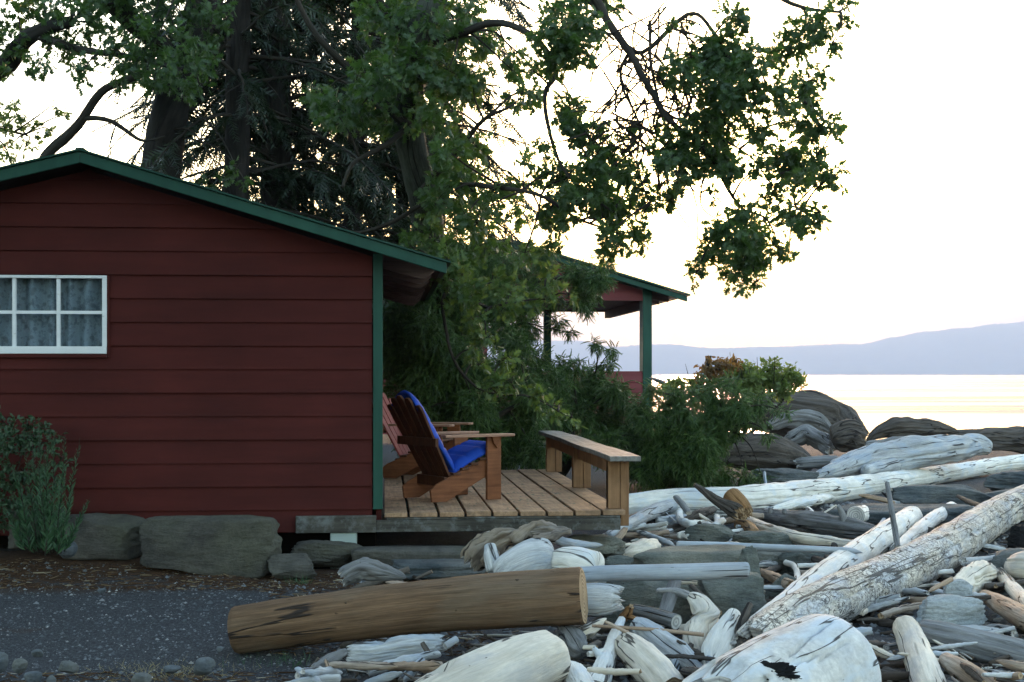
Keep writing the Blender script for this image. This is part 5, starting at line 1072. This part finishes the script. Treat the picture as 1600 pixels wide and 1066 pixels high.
j1 = [(690,440,26),(720,480,28),(660,500,28),(705,540,28),(690,600,26),(720,640,24),(670,560,24),(620,500,35),(620,560,38),(625,620,30),(650,650,30),(660,590,38),(670,520,38),(700,560,38),(705,620,38),(715,680,30),(740,640,35),(760,690,32),(780,650,34),(800,700,30),(820,660,34),(740,580,36),(780,590,30),(650,450,30),(690,470,28),(640,690,20),(680,700,24),(840,710,25),(830,620,28),(730,520,32),(700,720,20),(770,730,20),(610,440,20),(660,680,22),(810,545,22),(620,400,14)]
j2 = [(850,440,26),(820,470,28),(780,470,30),(800,420,28),(850,400,20),(900,430,20),(930,435,18),(945,415,12),(910,455,18),(868,470,12),(820,515,24),(790,520,28),(760,420,26),(760,480,30),(915,482,11),(872,505,12),(928,540,9),(890,520,8),(905,470,12),(930,462,10),(945,440,10),(840,560,18),(880,575,18),(905,572,12),(930,585,16),(950,570,10),(957,548,8),(940,545,5),(820,590,26),(865,600,28),(900,610,28),(935,615,24),(960,610,20),(975,630,20),(905,650,26),(940,660,30),(970,670,28),(860,650,28),(950,700,28),(915,700,24),(1000,680,26),(985,720,24),(880,700,20)]
j3 = [(1040,700,40),(1080,720,38),(1100,690,34),(1060,660,30),(1110,660,26),(1130,650,22),(1020,720,30),(1150,640,18),(1180,632,14),(1020,660,22),(1030,700,28),(1060,680,28),(1010,740,24),(1050,730,32),(1090,700,30),(1090,735,28),(1040,760,16),(1120,660,22),(1120,690,20),(1100,650,22),(1070,645,20),(1040,640,20),(1140,650,16),(1160,640,14),(1150,620,14),(1130,630,16),(1180,640,12),(1200,625,10),(1110,610,20),(1140,600,14),(1130,745,20),(1165,745,14),(1110,760,14),(1020,610,14),(1060,620,16),(1085,620,18),(1190,660,10),(1200,680,8),(1150,675,12),(1165,660,10),(1230,645,6),(1215,640,8),(1190,745,8),(1000,640,18),(1055,760,10)]
juniper('tall dark juniper thicket directly behind the two chairs', j1, 16.3, .5, 700)
juniper('shaggy juniper hiding most of the far porch', j2, 18.2, .7, 860, spine=[(845, 745), (812, 600), (812, 500), (840, 440), (900, 432), (955, 425)])
juniper('low spreading juniper right of the bench over the white log', j3, 17.6, .5, 1060, 11500, .10)
sh = [(1085,600,13),(1060,596,10),(1140,585,16),(1165,580,16),(1190,590,18),(1215,595,18),(1235,580,12),(1247,592,10),(1205,575,14),(1175,600,18),(1225,605,12),(1150,600,14),(1040,605,8)]
shr = [(1108,575,13),(1125,568,12),(1098,590,12),(1140,572,12),(1115,595,13),(1100,610,10),(1150,565,8),(1130,590,12)]
s_ = empty('leafy_shrub', tuple(WZ(1150, 680, .2)), label='yellow green leafy shrub with reddish flare tinted leaves topping the junipers by the water', cat='shrub')
B1, B2 = dd(sh, 21.5, .3), dd(shr, 21.3, .3); b = MB(); base = W(1150, 700, 21.6); sk = [base]
for e in ((1115, 640), (1150, 620), (1190, 625), (1220, 630)): sk += limb(b, [(1150, 700, 21.6), (e[0], e[1], 21.6)], .04, .015, 6)
limb(b, [(1110, 650, 21.4), (1108, 600, 21.4), (1107, 556, 21.4)], .05, .045, 7)
for i in range(9):
    x = 1085+i*17+rg.uniform(-8, 8); e = W(x+rg.uniform(-14, 14), rg.uniform(555, 578), 21.4); s0 = W(x, 600, 21.5); b.tube([s0, s0.lerp(e, .5), e], [.008, .006, .003], 4)
twigs(b, B1+B2, sk, .01, 4); inv(b.build('stems', MT['twig']), s_)
inv(leaves(B1+[(p, q+8, r, d) for p, q, r, d in B1], 1500, .085, 'foliage', MT['shrub'], None, 6, OVAL, OVAL_F), s_); inv(leaves(B2, 1500, .085, 'red_flare_foliage', MT['shrubred_flare'], None, 6, OVAL, OVAL_F), s_)
# --- plants lower left
pl = empty('spiky_plant', tuple(WZ(60, 880, .05)), label='tall spiky green herb growing before the stone blocks', cat='plant')
b = MB(); P = []; Dr = []; S = []
stems = [(64,862,62,660,9.9),(72,862,76,662,9.9),(80,862,86,672,9.8),(90,862,103,672,9.8),(95,865,125,684,9.75),(84,864,104,718,9.7),(60,864,38,700,9.9),(100,862,141,778,9.7),(55,866,14,760,9.9),(75,866,58,726,9.65),(70,868,92,740,9.6),(50,864,20,720,10.),(88,868,116,760,9.6),(66,862,50,690,10.),(40,860,5,790,9.8),(46,862,28,740,9.8),(78,866,70,700,9.7)]
for i, (x0, y0, x1, y1, d) in enumerate(stems):
    q = [W(x0+(x1-x0)*t, y0+(y1-y0)*t**.95, d-.0+.1*math.sin(i)*t)+Vector((.015*nz(t*3, i), 0, 0)) for t in [j/12 for j in range(13)]]
    b.tube(q, [.005*(1-.7*j/12) for j in range(13)], 5)
    for j in range(90):
        t = (j+rg.rand())/90; p = q[int(t*11)].lerp(q[int(t*11)+1], t*11-int(t*11)); u = (q[-1]-q[0]).normalized(); a = rg.uniform(0, 6.28)
        P.append(tuple(p)); Dr.append((math.cos(a)*.75+u.x, math.sin(a)*.75, .9*u.z+.1)); S.append(.075*(1.15-.8*t))
inv(b.build('stems', MT['twig']), pl)
P, Dr, S = np.array(P), np.array(Dr), np.array(S); NAR = OVAL*np.array([1, .38, 1])
inv(scatter(NAR, OVAL_F, P, frames(Dr, rg), S, 'leaves', MT['herb'], rg.rand(len(P))), pl)
bs = empty('low_bush', tuple(WZ(10, 860, .05)), label='dense dark green bush at the left edge against the cabin wall', cat='bush')
B = dd([(0,690,30),(30,690,24),(50,690,18),(-10,740,34),(25,740,28),(55,740,20),(0,790,30),(35,790,24),(-40,700,40),(-40,780,40),(62,700,14),(75,740,14),(20,670,16),(60,780,18),(-10,820,20),(30,820,18),(85,690,14),(95,720,14),(70,670,14),(45,665,16),(90,760,14),(0,655,18),(80,800,16)], 10.25, .15)
b = MB(); base = WZ(10, 870, .03); sk = []
for i in range(7): sk += limb(b, [base, base+Vector((rg.uniform(-.3, .3), 0, .4)), base+Vector((rg.uniform(-.4, .35), .05, .75))], .012, .004, 6)
twigs(b, B, sk, .004, 6); inv(b.build('stems', MT['twig']), bs); inv(leaves(B, 2500, .036, 'foliage', MT['hedge'], None, 7, OVAL, OVAL_F), bs)
# grass tufts
def tuft(label, px, py, z, n, h, mat, spread=.12, lean=.35):
    c = WZ(px, py, z); P = np.array(c)+rg.normal(0, 1, (n, 3))*np.array([spread, spread*.6, .003]); P[:, 2] = c.z
    dr = rg.normal(0, lean, (n, 3)); dr[:, 2] = 1; fr = frames(dr, rg); tv = np.array([(0, -.018, 0), (0, .018, 0), (.5, .014, .03), (.5, -.014, .03), (1, 0, .14)])
    st_ = lean > .7
    return scatter(tv, [(0, 1, 2, 3), (3, 2, 4)], P, fr, h*rg.uniform(.5, 1.2, n), 'grass' if st_ or n < 80 else 'grass_tuft', mat, rg.rand(n), label=label, cat='grass', kind='stuff')
tuft('pale dry moss and grass at the foot of the spiky plant', 62, 872, .06, 260, .07, MT['straw'], .09, .8)
tuft('green grass tuft between the two stone blocks', 222, 872, .08, 90, .17, MT['herb'], .03)
tuft('small green tuft left of the brown log', 465, 925, .02, 70, .13, MT['herb'], .04)
tuft('dry straw coloured grass patch at the bottom left', 262, 1050, -.10, 420, .05, MT['straw'], .22, 1.2)
tuft('thin dry grass before the large stone block', 250, 862, .1, 60, .14, MT['straw'], .12, .5)
tuft('sparse green grass under the left end of the brown log', 440, 1040, -.1, 70, .1, MT['herb'], .12, .6)
# ---------------------------------------------------------------- haze
b = MB(); b.box(-9600, 9600, -300, 9900, -5.6, 430)
m = bpy.data.materials.new('haze'); m.use_nodes = True; t = m.node_tree; t.nodes.clear(); o_ = t.nodes.new('ShaderNodeOutputMaterial'); v = t.nodes.new('ShaderNodeVolumePrincipled')
v.inputs['Color'].default_value = (.57, .63, .80, 1); v.inputs['Density'].default_value = .00016; v.inputs['Anisotropy'].default_value = .0; t.links.new(v.outputs[0], o_.inputs['Volume'])
b.build('haze', m, kind='stuff')
